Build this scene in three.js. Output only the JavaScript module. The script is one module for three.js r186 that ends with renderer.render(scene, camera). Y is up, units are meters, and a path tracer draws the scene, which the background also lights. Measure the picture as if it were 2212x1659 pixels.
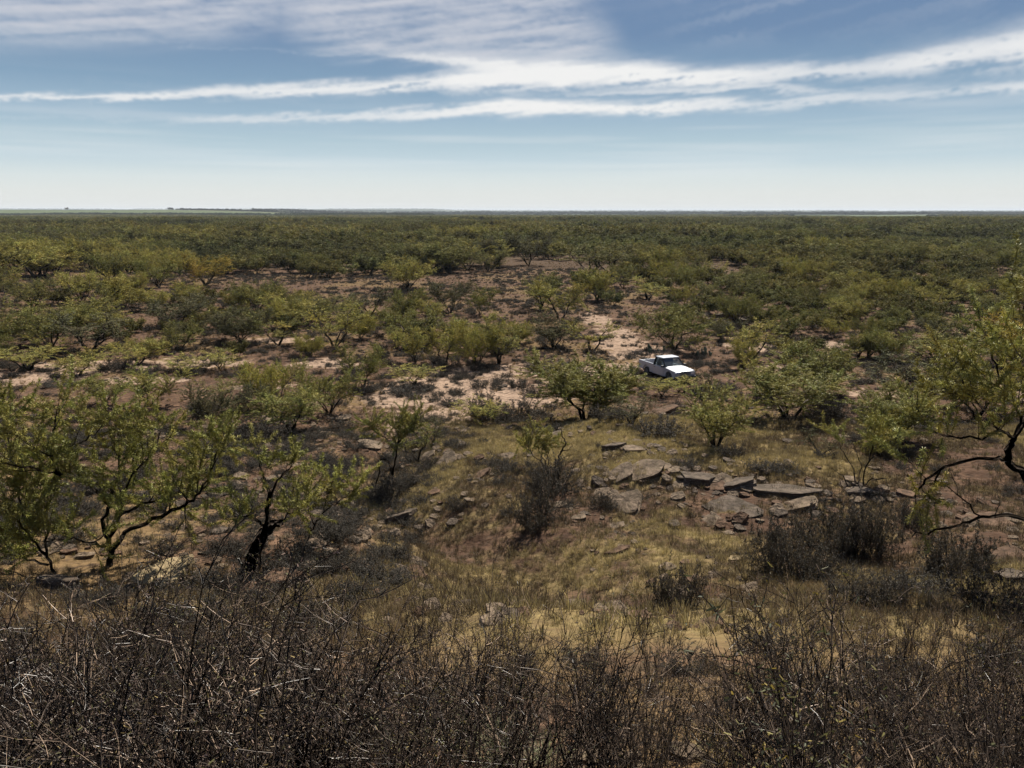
import * as THREE from 'three';
import { RoundedBoxGeometry } from 'three/addons/geometries/RoundedBoxGeometry.js';
import { mergeGeometries } from 'three/addons/utils/BufferGeometryUtils.js';

// ------------------------------------------------------------------ camera, sky, sun, exposure
const scene = new THREE.Scene();
const renderer = new THREE.WebGLRenderer({ antialias: true });
renderer.toneMapping = THREE.LinearToneMapping;
renderer.toneMappingExposure = 2.3;
renderer.shadowMap.enabled = true;

const EYE = new THREE.Vector3(0, 11.6, 0), PITCH = 11.8 * Math.PI / 180, FOV = 50;
const camera = new THREE.PerspectiveCamera(FOV, 4 / 3, 0.1, 40000);
camera.position.copy(EYE);
camera.lookAt(0, EYE.y - Math.sin(PITCH), -Math.cos(PITCH));

const SUN_AZ = 20 * Math.PI / 180, SUN_EL = 46 * Math.PI / 180;            // right of straight ahead, so near things are seen against the light
const SUN = new THREE.Vector3(Math.sin(SUN_AZ) * Math.cos(SUN_EL), Math.sin(SUN_EL), -Math.cos(SUN_AZ) * Math.cos(SUN_EL));
const sun = new THREE.DirectionalLight(new THREE.Color(1, 0.94, 0.84), 5.0);
sun.name = 'sun';
sun.position.copy(SUN).multiplyScalar(300).add(new THREE.Vector3(0, 0, -80));
sun.target.position.set(0, 0, -80);
sun.castShadow = true;
sun.shadow.mapSize.set(4096, 4096);
Object.assign(sun.shadow.camera, { left: -160, right: 160, top: 160, bottom: -160, near: 1, far: 700 });
scene.add(sun, sun.target);

// ------------------------------------------------------------------ numbers
function rng(seed) {
  let s = (seed * 2654435761) | 0;
  return () => { s = (s + 0x6d2b79f5) | 0; let t = Math.imul(s ^ (s >>> 15), 1 | s); t = (t + Math.imul(t ^ (t >>> 7), 61 | t)) ^ t; return ((t ^ (t >>> 14)) >>> 0) / 4294967296; };
}
const hash2 = (ix, iy) => { let h = Math.imul(ix, 374761393) + Math.imul(iy, 668265263) | 0; h = Math.imul(h ^ (h >>> 13), 1274126177); return ((h ^ (h >>> 16)) >>> 0) / 4294967296; };
function vn(x, y) {
  const ix = Math.floor(x), iy = Math.floor(y), fx = x - ix, fy = y - iy, u = fx * fx * (3 - 2 * fx), v = fy * fy * (3 - 2 * fy);
  const a = hash2(ix, iy), b = hash2(ix + 1, iy), c = hash2(ix, iy + 1), d = hash2(ix + 1, iy + 1);
  return a + (b - a) * u + (c - a) * v + (a - b - c + d) * u * v;
}
function fbm(x, y, n = 4) { let s = 0, a = 0.5, t = 0; for (let i = 0; i < n; i++) { s += a * vn(x, y); t += a; x = x * 2.03 + 17.1; y = y * 2.03 - 9.7; a *= 0.5; } return s / t; }
const clamp = (x, a = 0, b = 1) => Math.min(b, Math.max(a, x)), lerp = (a, b, t) => a + (b - a) * t;
const ss = (a, b, x) => { const t = clamp((x - a) / (b - a)); return t * t * (3 - 2 * t); };
function table(rows, x) {                                                        // smooth lookup in [[x, y], ...]
  if (x <= rows[0][0]) return rows[0][1];
  for (let i = 1; i < rows.length; i++) if (x <= rows[i][0]) {
    const [x0, y0] = rows[i - 1], [x1, y1] = rows[i], m = (k) => { const a = rows[Math.max(0, k - 1)], b = rows[Math.min(rows.length - 1, k + 1)]; return (b[1] - a[1]) / (b[0] - a[0]); };
    const h = x1 - x0, t = (x - x0) / h, t2 = t * t, t3 = t2 * t;
    return (2 * t3 - 3 * t2 + 1) * y0 + (t3 - 2 * t2 + t) * h * m(i - 1) + (-2 * t3 + 3 * t2) * y1 + (t3 - t2) * h * m(i);
  }
  return rows[rows.length - 1][1];
}
const V = (x, y, z) => new THREE.Vector3(x, y, z);
const srgb = (r, g, b) => [r, g, b].map((c) => { c /= 255; return c <= 0.04045 ? c / 12.92 : Math.pow((c + 0.055) / 1.055, 2.4); });

// a sight line from the photograph's vantage point (picture 2212 x 1659), used to survey where things stand
const F = 829.5 / Math.tan(FOV / 2 * Math.PI / 180), CP = Math.cos(PITCH), SP = Math.sin(PITCH);
const sight = (px, py) => { const u = (px - 1106) / F, v = (829.5 - py) / F; return V(u, v * CP - SP, -CP - v * SP); };
const at = (px, py, d) => { const r = sight(px, py); return r.multiplyScalar(d / -r.z).add(EYE); };
const project = (p) => { const x = p.x - EYE.x, y = p.y - EYE.y, z = p.z - EYE.z, f = -z * CP - y * SP, up = y * CP - z * SP; return [1106 + F * x / f, 829.5 - F * up / f, f]; };

// ------------------------------------------------------------------ sky: computed air and cirrus
{
  const W = 4096, H = 2048, data = new Float32Array(W * H * 4), D = 180 / Math.PI;
  const sk = (px, py) => { const r = sight(px, py).normalize(); return [Math.atan2(r.x, -r.z) * D, Math.asin(r.y) * D]; };
  const air = [[-90, 150, 146, 138], [-1, 214, 213, 208], [0, 226, 226, 221], [1.2, 225, 228, 224], [2.2, 217, 226, 226], [3.3, 196, 214, 222], [4.6, 178, 201, 213], [6, 160, 186, 205], [8, 133, 163, 189], [11, 113, 141, 175], [15, 105, 132, 170], [28, 88, 118, 166], [50, 74, 104, 154], [90, 62, 92, 144]].map(([e, ...c]) => [e, ...srgb(...c)]);
  const airAt = (el) => { let i = 1; while (i < air.length - 1 && el > air[i][0]) i++; const a = air[i - 1], b = air[i], t = clamp((el - a[0]) / (b[0] - a[0])); return [1, 2, 3].map((k) => lerp(a[k], b[k], t)); };
  // bands of cirrus: surveyed centre line, half thickness (degrees x 100 in the table's third entry as picture pixels), strength
  const band = (rows) => { const r = rows.map(([x, y, h, s]) => { const [a, e] = sk(x, y); return { a, e, h: h / F * D, s }; }); return (az) => {
    if (az < r[0].a) return { ...r[0], s: r[0].s * ss(40, 0, r[0].a - az) };
    for (let i = 1; i < r.length; i++) if (az <= r[i].a) { const p = r[i - 1], q = r[i], t0 = (az - p.a) / (q.a - p.a), t = t0 * t0 * (3 - 2 * t0); return { e: lerp(p.e, q.e, t0), h: lerp(p.h, q.h, t), s: lerp(p.s, q.s, t) }; }
    const q = r[r.length - 1]; return { ...q, s: q.s * ss(40, 0, az - q.a) };
  }; };
  const bands = [
    band([[0, 212, 9, 0.75], [300, 207, 12, 0.85], [560, 198, 17, 0.85], [760, 188, 20, 0.9], [900, 183, 20, 0.85], [1010, 172, 34, 1.05], [1180, 156, 46, 1.3], [1350, 160, 38, 1.1], [1560, 168, 28, 0.95], [1720, 152, 22, 0.75], [1850, 150, 26, 0.7], [2000, 130, 40, 0.85], [2120, 112, 46, 0.85], [2212, 96, 52, 0.9]]),
    band([[330, 262, 5, 0.12], [480, 258, 8, 0.4], [640, 254, 9, 0.55], [800, 247, 12, 0.7], [960, 240, 16, 0.9], [1110, 230, 24, 1.1], [1240, 232, 20, 1.05], [1400, 232, 18, 0.95], [1540, 222, 16, 0.8], [1660, 226, 20, 0.5], [1800, 212, 13, 0.6], [1930, 206, 14, 0.55], [2060, 198, 10, 0.4], [2140, 190, 16, 0.6], [2212, 190, 22, 0.7]]),
    band([[820, 116, 3, 0.1], [900, 122, 10, 0.7], [1000, 132, 22, 0.9], [1100, 142, 30, 1.0], [1200, 150, 20, 0.5], [1300, 170, 10, 0.1]]),
    band([[1180, 205, 4, 0.1], [1330, 200, 9, 0.5], [1480, 196, 9, 0.55], [1620, 186, 12, 0.6], [1720, 190, 12, 0.5], [1830, 196, 9, 0.2]]),
  ];
  const noise = (x, y) => fbm(x, y, 5);
  for (let row = 0; row < H; row++) {
    const el = ((row + 0.5) / H - 0.5) * 180, base = airAt(el);
    for (let col = 0; col < W; col++) {
      const o = (row * W + col) * 4;
      let r = base[0], g = base[1], b = base[2];
      if (el > 0.6) {
        let az = ((col + 0.5) / W - 0.5) * 360 + 90; if (az > 180) az -= 360;
        const seam = ss(0, 14, 180 - Math.abs(az));                            // straight behind, clouds run out, so that no seam shows
        const wx = (noise(az * 0.09 + 5, el * 0.3) - 0.5) * 3, wy = (vn(az * 0.22, el * 0.8 + 40) - 0.5) * 0.5;
        const fine = noise(az * 0.42 + wx + el * 0.25, el * 2.3 + 11), fib = noise(az * 0.34 - el * 0.9 + wx * 0.9 + 70, el * 3.1 - az * 0.3 + wx * 0.5), grain = noise(az * 2.6 + fib * 2, el * 5 + 3);
        let c = 0, core = 0;
        for (const f of bands) {
          const q = f(az); if (q.s < 0.02) continue;
          const e = el + wy * 0.45 + (fib - 0.5) * 0.75 + (grain - 0.5) * 0.3, t = Math.abs(e - q.e) / (q.h * 0.8);
          if (t > 1.9) continue;
          const k = q.s * Math.exp(-Math.pow(t, 2.2) * 1.7) * clamp(0.12 + 1.25 * ss(0.22, 0.72, 0.5 * fine + 0.3 * grain + 0.35 * fib - 0.08 + 0.18 * (1 - Math.min(1, t))));
          c = 1 - (1 - c) * (1 - clamp(k)); core += k * 0.35;
        }
        // wide thin sheets higher up: left and centre of the view and on over the whole dome
        const sheetN = fbm(az * 0.03 + 3.3 + wx * 0.03, el * 0.06 + 8.1, 3);
        let sheet = ss(0.5, 0.72, sheetN) * ss(11.5, 17, el) * 0.75;
        const aL = az + 27.5 - (el - 11) * 2.2, eL = el - 10.9 - aL * -0.03;
        sheet = Math.max(sheet, Math.exp(-Math.pow(aL / 11.5, 4)) * Math.exp(-Math.pow((el - 11.1 - (az + 30) * 0.09) / 1.9, 4)));
        sheet = Math.max(sheet, 0.95 * ss(-14.5, -8, az + (el - 9.5) * 1.4) * ss(8.5, 4, az + (el - 10) * 0.5) * ss(9.0, 10.6, el + (fib - 0.5) * 1.2));
        sheet = Math.max(sheet, 0.6 * ss(-24, -12, az) * ss(8, 2, az) * ss(11.6, 12.8, el));
        const st = sheet * clamp(0.08 + 0.5 * fib + 0.55 * ss(0.2, 0.8, 0.5 * fib + 0.5 * fine) + 0.3 * (grain - 0.5));
        // faint fallstreaks, right of the middle
        const fr = ss(5, 16, az) * ss(9.3, 11.5, el) * clamp((noise(az * 0.16 - el * 0.3 + wx * 0.5 + 31, el * 1.1 - az * 0.2 + grain * 0.8) - 0.46) * 1.5) * 0.3;
        const veil = clamp((noise(az * 0.075 + 90, el * 1.9) - 0.48) * 2.2) * ss(1.6, 3, el) * ss(9, 5.2, el) * 0.34;
        let k = 1 - (1 - c) * (1 - clamp(st) * 0.8) * (1 - fr) * (1 - veil);
        k *= seam;
        const thick = clamp(st * 0.9) * (1 - clamp(core * 1.2));               // broad sheets are greyer than the bright bands
        const cr = lerp(0.88, 0.66, thick), cg = lerp(0.88, 0.665, thick), cb = lerp(0.875, 0.71, thick);
        r = lerp(r, cr, k); g = lerp(g, cg, k); b = lerp(b, cb, k);
      }
      data[o] = r / 2.3; data[o + 1] = g / 2.3; data[o + 2] = b / 2.3; data[o + 3] = 1;   // the exposure is 2.3
    }
  }
  const tex = new THREE.DataTexture(data, W, H, THREE.RGBAFormat, THREE.FloatType);
  tex.mapping = THREE.EquirectangularReflectionMapping; tex.magFilter = THREE.LinearFilter; tex.minFilter = THREE.LinearFilter; tex.needsUpdate = true;
  scene.background = tex; scene.environment = tex;
}

// ------------------------------------------------------------------ bookkeeping
const taken = new Map();
function numbered(name) { const n = taken.get(name) ?? 0; taken.set(name, n + 1); return n ? name + '_' + String(n).padStart(3, '0') : name; }
function tag(o, name, label, category, group, kind) {
  o.name = numbered(name);
  if (label) o.userData.label = label;
  if (category) o.userData.category = category;
  if (group) o.userData.group = group;
  if (kind) o.userData.kind = kind;
  scene.add(o); return o;
}
function part(name, geo, mat, parent) { const m = new THREE.Mesh(geo, mat); m.name = name; m.castShadow = m.receiveShadow = true; parent.add(m); return m; }
class GB {                                                                        // gathers triangles for one mesh
  constructor() { this.p = []; this.n = []; this.c = []; this.i = []; }
  get count() { return this.p.length / 3; }
  v(x, y, z, nx, ny, nz, c) { this.p.push(x, y, z); this.n.push(nx, ny, nz); this.c.push(c[0], c[1], c[2]); return this.p.length / 3 - 1; }
  tube(pts, r0, r1, sides, c = [1, 1, 1], bump = 0) {
    const n = pts.length, T = V(), A = V(), B = V(), ref = V(0.31, 0.17, 0.93).normalize(); let prev = -1;
    for (let k = 0; k < n; k++) {
      T.copy(pts[Math.min(n - 1, k + 1)]).sub(pts[Math.max(0, k - 1)]).normalize();
      A.copy(ref).addScaledVector(T, -ref.dot(T)).normalize(); B.crossVectors(T, A);
      const r = lerp(r0, r1, k / (n - 1)), start = this.count;
      for (let s = 0; s < sides; s++) {
        const a = s / sides * 6.2832, ca = Math.cos(a), sa = Math.sin(a), nx = A.x * ca + B.x * sa, ny = A.y * ca + B.y * sa, nz = A.z * ca + B.z * sa, rr = r * (1 + (bump ? (hash2(k * 7 + s * 31, n * 13) - 0.5) * bump : 0));
        this.v(pts[k].x + nx * rr, pts[k].y + ny * rr, pts[k].z + nz * rr, nx, ny, nz, c);
      }
      if (prev >= 0) for (let s = 0; s < sides; s++) { const a = prev + s, b = prev + (s + 1) % sides, e = start + s, f = start + (s + 1) % sides; this.i.push(a, e, b, b, e, f); }
      prev = start;
    }
  }
  strip(p, dir, side, len, wid, droop, segs, c) {                                // a narrow blade that bends down
    let x = p.x, y = p.y, z = p.z, dx = dir.x, dy = dir.y, dz = dir.z, prev = -1;
    for (let k = 0; k <= segs; k++) {
      const w = wid * (k === segs ? 0.35 : k === 0 ? 0.55 : 1) * 0.5, nx = side.y * dz - side.z * dy, ny = side.z * dx - side.x * dz, nz = side.x * dy - side.y * dx, l = Math.hypot(nx, ny, nz) || 1;
      const a = this.v(x - side.x * w, y - side.y * w, z - side.z * w, nx / l, ny / l, nz / l, c), b = this.v(x + side.x * w, y + side.y * w, z + side.z * w, nx / l, ny / l, nz / l, c);
      if (prev >= 0) this.i.push(prev, prev + 1, a, a, prev + 1, b);
      prev = a; x += dx * len / segs; y += dy * len / segs; z += dz * len / segs; dy -= droop / segs;
    }
  }
  build() {
    const g = new THREE.BufferGeometry();
    g.setAttribute('position', new THREE.Float32BufferAttribute(this.p, 3)); g.setAttribute('normal', new THREE.Float32BufferAttribute(this.n, 3));
    g.setAttribute('color', new THREE.Float32BufferAttribute(this.c, 3)); g.setIndex(this.i); this.p = this.n = this.c = this.i = null; return g;
  }
}

// ------------------------------------------------------------------ terrain
const S = 0.8;
const PROFILE = [[-60, 13.2], [-10, 12.8], [0, 12.5], [2.2, 12.25], [4, 11.2], [6, 10.1], [10, 8.5], [15, 6.8], [20, 5.25], [25, 4.35], [32, 3.6], [40, 2.85], [46, 2.0], [52, 1.0], [58, 0.4], [66, 0.1], [78, 0], [200, 0]];
const RAVINE = [[10, 3.2], [16, 1.4], [20, -0.6], [26, -4.2], [34, -5.4], [46, -6]];
function height(x, d) {
  let h = S * table(PROFILE, d / S);
  if (d < 60 && d > -20) {
    const w = ss(11, 16, d) * ss(44, 34, d);
    h -= 1.0 * w * Math.exp(-Math.pow((x - table(RAVINE, d)) / 2.3, 2));
    h += 0.65 * ss(0.5, 5, x) * ss(21, 27, d) * ss(42, 36, d);
    h -= 0.5 * ss(-5, -10, x) * ss(20, 28, d) * ss(48, 38, d);
    const k = ss(4, 12, d) * ss(62, 44, d);
    h += k * ((fbm(x * 0.16, d * 0.16, 3) - 0.5) * 0.9 + (fbm(x * 0.7 + 9, d * 0.7, 3) - 0.5) * 0.28);
  }
  const small = ss(400, 60, d);
  h += (fbm(x * 0.05 + 40, d * 0.05, 2) - 0.5) * 0.5 * ss(50, 90, d) + small * (fbm(x * 0.9, d * 0.9 + 50, 3) - 0.5) * 0.16;
  h += (fbm(x * 0.006 + 7, d * 0.006 + 3, 2) - 0.5) * 3 * ss(150, 500, d);
  if (d > 1200) h += 19 * ss(-500, -1300, x) * ss(2300, 3100, d) + 24 * ss(7500, 11000, d) * (0.7 + 0.6 * fbm(x * 0.0006 + 2, 1.5, 3)) + 5 * ss(3000, 6000, d) * fbm(x * 0.0011, d * 0.0007 + 5, 3);
  return h;
}
const groundAt = (px, py) => {
  const r = sight(px, py); let t = 2, q = 2;
  for (let i = 0; i < 4000; i++) { const y = EYE.y + r.y * t; if (y < height(r.x * t, -r.z * t)) break; q = t; t += 0.06 + t * 0.004; }
  for (let i = 0; i < 14; i++) { const m = (q + t) / 2; if (EYE.y + r.y * m < height(r.x * m, -r.z * m)) t = m; else q = m; }
  return V(r.x * t, height(r.x * t, -r.z * t), r.z * t);
};
const standAt = (px, py) => { const p = groundAt(px, py); return { x: p.x, d: -p.z, y: p.y, p }; };
// patches on the ground, surveyed: centre, half sizes in the picture -> metres
const patch = ([px, py, rx, ry]) => { const s = standAt(px, py); const b = standAt(px, py - ry); return { x: s.x, d: s.d, rx: rx / F * s.d, rd: Math.max(1.2, b.d - s.d) }; };
const inPatch = (list, x, d) => { let m = 0; for (const e of list) { const q = Math.hypot((x - e.x) / e.rx, (d - e.d) / e.rd); if (q < 1.6) m = Math.max(m, 1.6 - q); } return Math.min(1, m); };
const SAND = [[1000, 850, 170, 40], [1060, 800, 150, 12], [1180, 795, 60, 8], [930, 905, 90, 22], [1340, 735, 45, 26], [1290, 690, 30, 12], [1400, 762, 70, 14], [60, 815, 110, 14], [200, 795, 150, 12], [420, 782, 90, 9], [330, 822, 90, 6], [600, 735, 60, 6], [690, 785, 80, 10], [1640, 750, 70, 10], [1820, 746, 60, 8], [2140, 835, 50, 20], [560, 835, 60, 8], [1700, 800, 90, 10], [1330, 800, 90, 12], [1980, 930, 50, 10], [2060, 745, 30, 6], [1460, 905, 70, 8], [1880, 850, 60, 9]].map(patch);
const BARE = [[640, 622, 270, 16], [140, 625, 80, 22], [1000, 645, 150, 20], [820, 655, 120, 18], [1560, 590, 60, 14], [60, 690, 80, 30], [70, 855, 90, 18], [330, 690, 60, 14], [1330, 690, 70, 24], [800, 770, 60, 14]].map(patch);
const YELLOW = [[1340, 1210, 130, 60], [1190, 1190, 100, 22], [1450, 1150, 110, 45], [1270, 940, 120, 18], [1150, 960, 60, 20], [1600, 1120, 60, 30]].map(patch);
const mix3 = (a, b, t) => [lerp(a[0], b[0], t), lerp(a[1], b[1], t), lerp(a[2], b[2], t)];
const SOIL = [0.092, 0.056, 0.036];
function groundColor(x, d) {
  const n1 = fbm(x * 0.22, d * 0.22, 4), n2 = fbm(x * 1.3 + 5, d * 1.3, 4), n3 = fbm(x * 5.5, d * 5.5 + 3, 3), n4 = vn(x * 14, d * 14);
  let c = mix3([0.05, 0.03, 0.02], [0.145, 0.088, 0.056], clamp(n2 * 1.7 - 0.4));
  c = mix3(c, [0.145, 0.098, 0.045], ss(0.48, 0.64, n1) * 0.65);                    // thin dry grass on the soil
  c = mix3(c, [0.027, 0.02, 0.015], ss(0.5, 0.64, n3 * 0.6 + n2 * 0.4) * 0.8); // litter and dead stems
  const ip = inPatch(SAND, x, d), s = ip + ((n1 - 0.5) * 1.0 + (n2 - 0.5) * 1.2 + (n3 - 0.5) * 0.6) * lerp(0.55, 1, ss(0, 0.3, ip));
  c = mix3(c, mix3([0.175, 0.118, 0.082], [0.29, 0.207, 0.148], clamp(n2 * 0.6 + n4 * 0.5)), ss(0.38, 0.5, s));
  c = mix3(c, [0.05, 0.033, 0.023], ss(0.56, 0.66, n3) * 0.65);
  const gr = ss(7, 11, d) * ss(45, 36, d) * ss(-7, -2.5, x + (n1 - 0.5) * 5) * ss(0.2, 0.46, n1 + (n2 - 0.5) * 0.6);
  c = mix3(c, mix3([0.07, 0.05, 0.026], [0.22, 0.165, 0.07], clamp(n3 * 1.2 + n4 * 0.4 - 0.3)), gr * 0.85);
  return c;
}
const R0 = { x: 92, d0: -12, d1: 172, n: 2048 };
const RD = R0.d1 - R0.d0;
function byteTex(n, f, srgbSpace = true) {
  const a = new Uint8Array(n * n * 4);
  for (let y = 0; y < n; y++) for (let x = 0; x < n; x++) { const c = f(x, y), o = (y * n + x) * 4; for (let k = 0; k < 3; k++) { const l = clamp(c[k]); a[o + k] = 255 * (srgbSpace ? (l <= 0.0031308 ? l * 12.92 : 1.055 * Math.pow(l, 1 / 2.4) - 0.055) : l); } a[o + 3] = 255; }
  const t = new THREE.DataTexture(a, n, n); t.magFilter = THREE.LinearFilter; t.minFilter = THREE.LinearMipmapLinearFilter; t.wrapS = t.wrapT = THREE.RepeatWrapping; if (srgbSpace) t.colorSpace = THREE.SRGBColorSpace; t.needsUpdate = true; return t;
}
const tileN = (x, y, p, f, n = 4) => { let s = 0, a = 0.5, q = f; for (let i = 0; i < n; i++) { const X = x / p * q, Y = y / p * q, ix = Math.floor(X), iy = Math.floor(Y), fx = X - ix, fy = Y - iy, u = fx * fx * (3 - 2 * fx), v = fy * fy * (3 - 2 * fy), w = (k) => ((k % q) + q) % q; const h = (i2, j2) => hash2(w(i2) + i * 977, w(j2) + i * 313); s += a * lerp(lerp(h(ix, iy), h(ix + 1, iy), u), lerp(h(ix, iy + 1), h(ix + 1, iy + 1), u), v); a *= 0.5; q *= 2; } return s / (1 - Math.pow(0.5, n)); };
const groundMap = byteTex(R0.n, (i, j) => {
  const x = ((i + 0.5) / R0.n - 0.5) * 2 * R0.x, d = R0.d0 + (j + 0.5) / R0.n * RD, e = Math.min(R0.x - Math.abs(x), d - R0.d0, R0.d1 - d);
  return e < 8 ? mix3(SOIL, groundColor(x, d), ss(0.5, 8, e)) : groundColor(x, d);
});
groundMap.wrapS = groundMap.wrapT = THREE.ClampToEdgeWrapping;
const bumpMap = byteTex(1024, (x, y) => { const n = tileN(x, y, 1024, 24, 5); return [n, n, n]; }, false);
bumpMap.repeat.set(2 * R0.x / 5, RD / 5);
{
  const xs = [], ds = [];
  { let x = 0, st = 0.28; const half = [0]; while (x < 16000) { if (x > 22) st = Math.max(st, 0.5); if (x > 55) st *= 1.13; x += st; half.push(x); } for (let k = half.length - 1; k > 0; k--) xs.push(-half[k]); xs.push(...half); }
  { let d = -40, st = 2; while (d < 22000) { st = d < -10 ? 2 : d < 0 ? 0.8 : d < 45 ? 0.24 : d < 90 ? 0.45 : st * 1.06; ds.push(d); d += st; } ds.push(d); }
  const nx = xs.length, nd = ds.length, pos = new Float32Array(nx * nd * 3), uv = new Float32Array(nx * nd * 2), col = new Float32Array(nx * nd * 3), idx = [];
  for (let j = 0; j < nd; j++) for (let i = 0; i < nx; i++) {
    const k = j * nx + i, x = xs[i], d = ds[j];
    pos[k * 3] = x; pos[k * 3 + 1] = height(x, d); pos[k * 3 + 2] = -d;
    uv[k * 2] = x / (2 * R0.x) + 0.5; uv[k * 2 + 1] = (d - R0.d0) / RD;
    let c = [1, 1, 1];
    if (d > R0.d1 || Math.abs(x) > R0.x || d < R0.d0) {
      const n = fbm(x * 0.02, d * 0.02, 3); let w = mix3([0.05, 0.034, 0.022], [0.085, 0.056, 0.034], n);
      if (isField(x, d)) w = [0.07, 0.088, 0.04];
      else if (d > 2300) w = mix3([0.042, 0.052, 0.03], [0.08, 0.088, 0.042], ss(0.4, 0.65, fbm(x * 0.003, d * 0.0012, 3)));
      c = [w[0] / SOIL[0], w[1] / SOIL[1], w[2] / SOIL[2]];
    }
    col.set(c, k * 3);
    if (i && j) idx.push(k - nx - 1, k - nx, k - 1, k - 1, k - nx, k);
  }
  const g = new THREE.BufferGeometry();
  g.setAttribute('position', new THREE.BufferAttribute(pos, 3)); g.setAttribute('uv', new THREE.BufferAttribute(uv, 2)); g.setAttribute('color', new THREE.BufferAttribute(col, 3)); g.setIndex(idx); g.computeVertexNormals();
  const m = new THREE.MeshPhysicalMaterial({ map: groundMap, bumpMap, bumpScale: 0.09, vertexColors: true, roughness: 1, specularIntensity: 0.05 }); m.name = 'dry soil';
  const o = new THREE.Mesh(g, m); o.receiveShadow = true; o.castShadow = true;
  tag(o, 'ground', 'dry rocky hillside falling to a flat scrubland plain', 'ground', null, 'structure');
}
function isField(x, d) {
  const px = 1106 + F * x / d;
  if (d > 1500 && d < 3300 && px > 1690 && px < 2010) return true;
  if (d > 2350 && d < 3050 && px < 640) return true;
  if (d > 2400 && d < 3600 && px > 940 && px < 1420) return true;
  return false;
}

// ------------------------------------------------------------------ materials
const phys = (o) => new THREE.MeshPhysicalMaterial(o), std = (o) => new THREE.MeshStandardMaterial(o), rgb = (r, g, b) => new THREE.Color().setRGB(r, g, b);
const BARK = phys({ color: rgb(0.072, 0.058, 0.048), roughness: 0.85, specularIntensity: 0.35, vertexColors: true }); BARK.name = 'mesquite bark';
const leafMat = (name, r, g, b, gloss = 0) => { const m = phys({ color: rgb(r, g, b), roughness: 0.95, specularIntensity: 0.25, transmission: 0.18, thickness: 0, vertexColors: true, side: THREE.DoubleSide, clearcoat: gloss, clearcoatRoughness: 0.32 }); m.name = name; return m; };
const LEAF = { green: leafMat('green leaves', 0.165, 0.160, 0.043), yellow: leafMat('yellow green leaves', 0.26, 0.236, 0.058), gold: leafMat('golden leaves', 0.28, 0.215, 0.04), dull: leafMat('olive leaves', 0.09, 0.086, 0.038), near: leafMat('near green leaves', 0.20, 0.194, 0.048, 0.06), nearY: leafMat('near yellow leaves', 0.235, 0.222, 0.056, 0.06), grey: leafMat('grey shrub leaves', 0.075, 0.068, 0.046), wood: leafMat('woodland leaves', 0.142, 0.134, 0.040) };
const TWIG = phys({ color: rgb(0.185, 0.15, 0.125), roughness: 0.42, specularIntensity: 1, vertexColors: true }); TWIG.name = 'twig bark';
const DRY = phys({ color: rgb(1, 1, 1), roughness: 0.95, specularIntensity: 0.2, transmission: 0.3, thickness: 0, vertexColors: true, side: THREE.DoubleSide }); DRY.name = 'dry blades';

const DRYG = [[0.24, 0.25, 0.15], [0.36, 0.30, 0.15]].map((c, k) => { const m = DRY.clone(); m.color.setRGB(...c); m.name = 'long grass ' + k; return m; });

// ------------------------------------------------------------------ mesquite
function grow(r, p, dir, len, n, kink, up) {
  const pts = [p.clone()], d = dir.clone(), q = p.clone();
  for (let k = 0; k < n; k++) { d.x += (r() - 0.5) * kink; d.y += (r() - 0.5) * kink + up / n; d.z += (r() - 0.5) * kink; d.normalize(); q.addScaledVector(d, len / n); pts.push(q.clone()); }
  return pts;
}
const along = (pts, t) => { const f = t * (pts.length - 1), i = Math.min(pts.length - 2, Math.floor(f)); return pts[i].clone().lerp(pts[i + 1], f - i); };
const headed = (pts, t) => { const i = Math.min(pts.length - 2, Math.floor(t * (pts.length - 1))); return pts[i + 1].clone().sub(pts[i]).normalize(); };
const ball = (r) => { const z = r() * 2 - 1, a = r() * 6.2832, s = Math.sqrt(1 - z * z); return V(Math.cos(a) * s, z, Math.sin(a) * s); };
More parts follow.
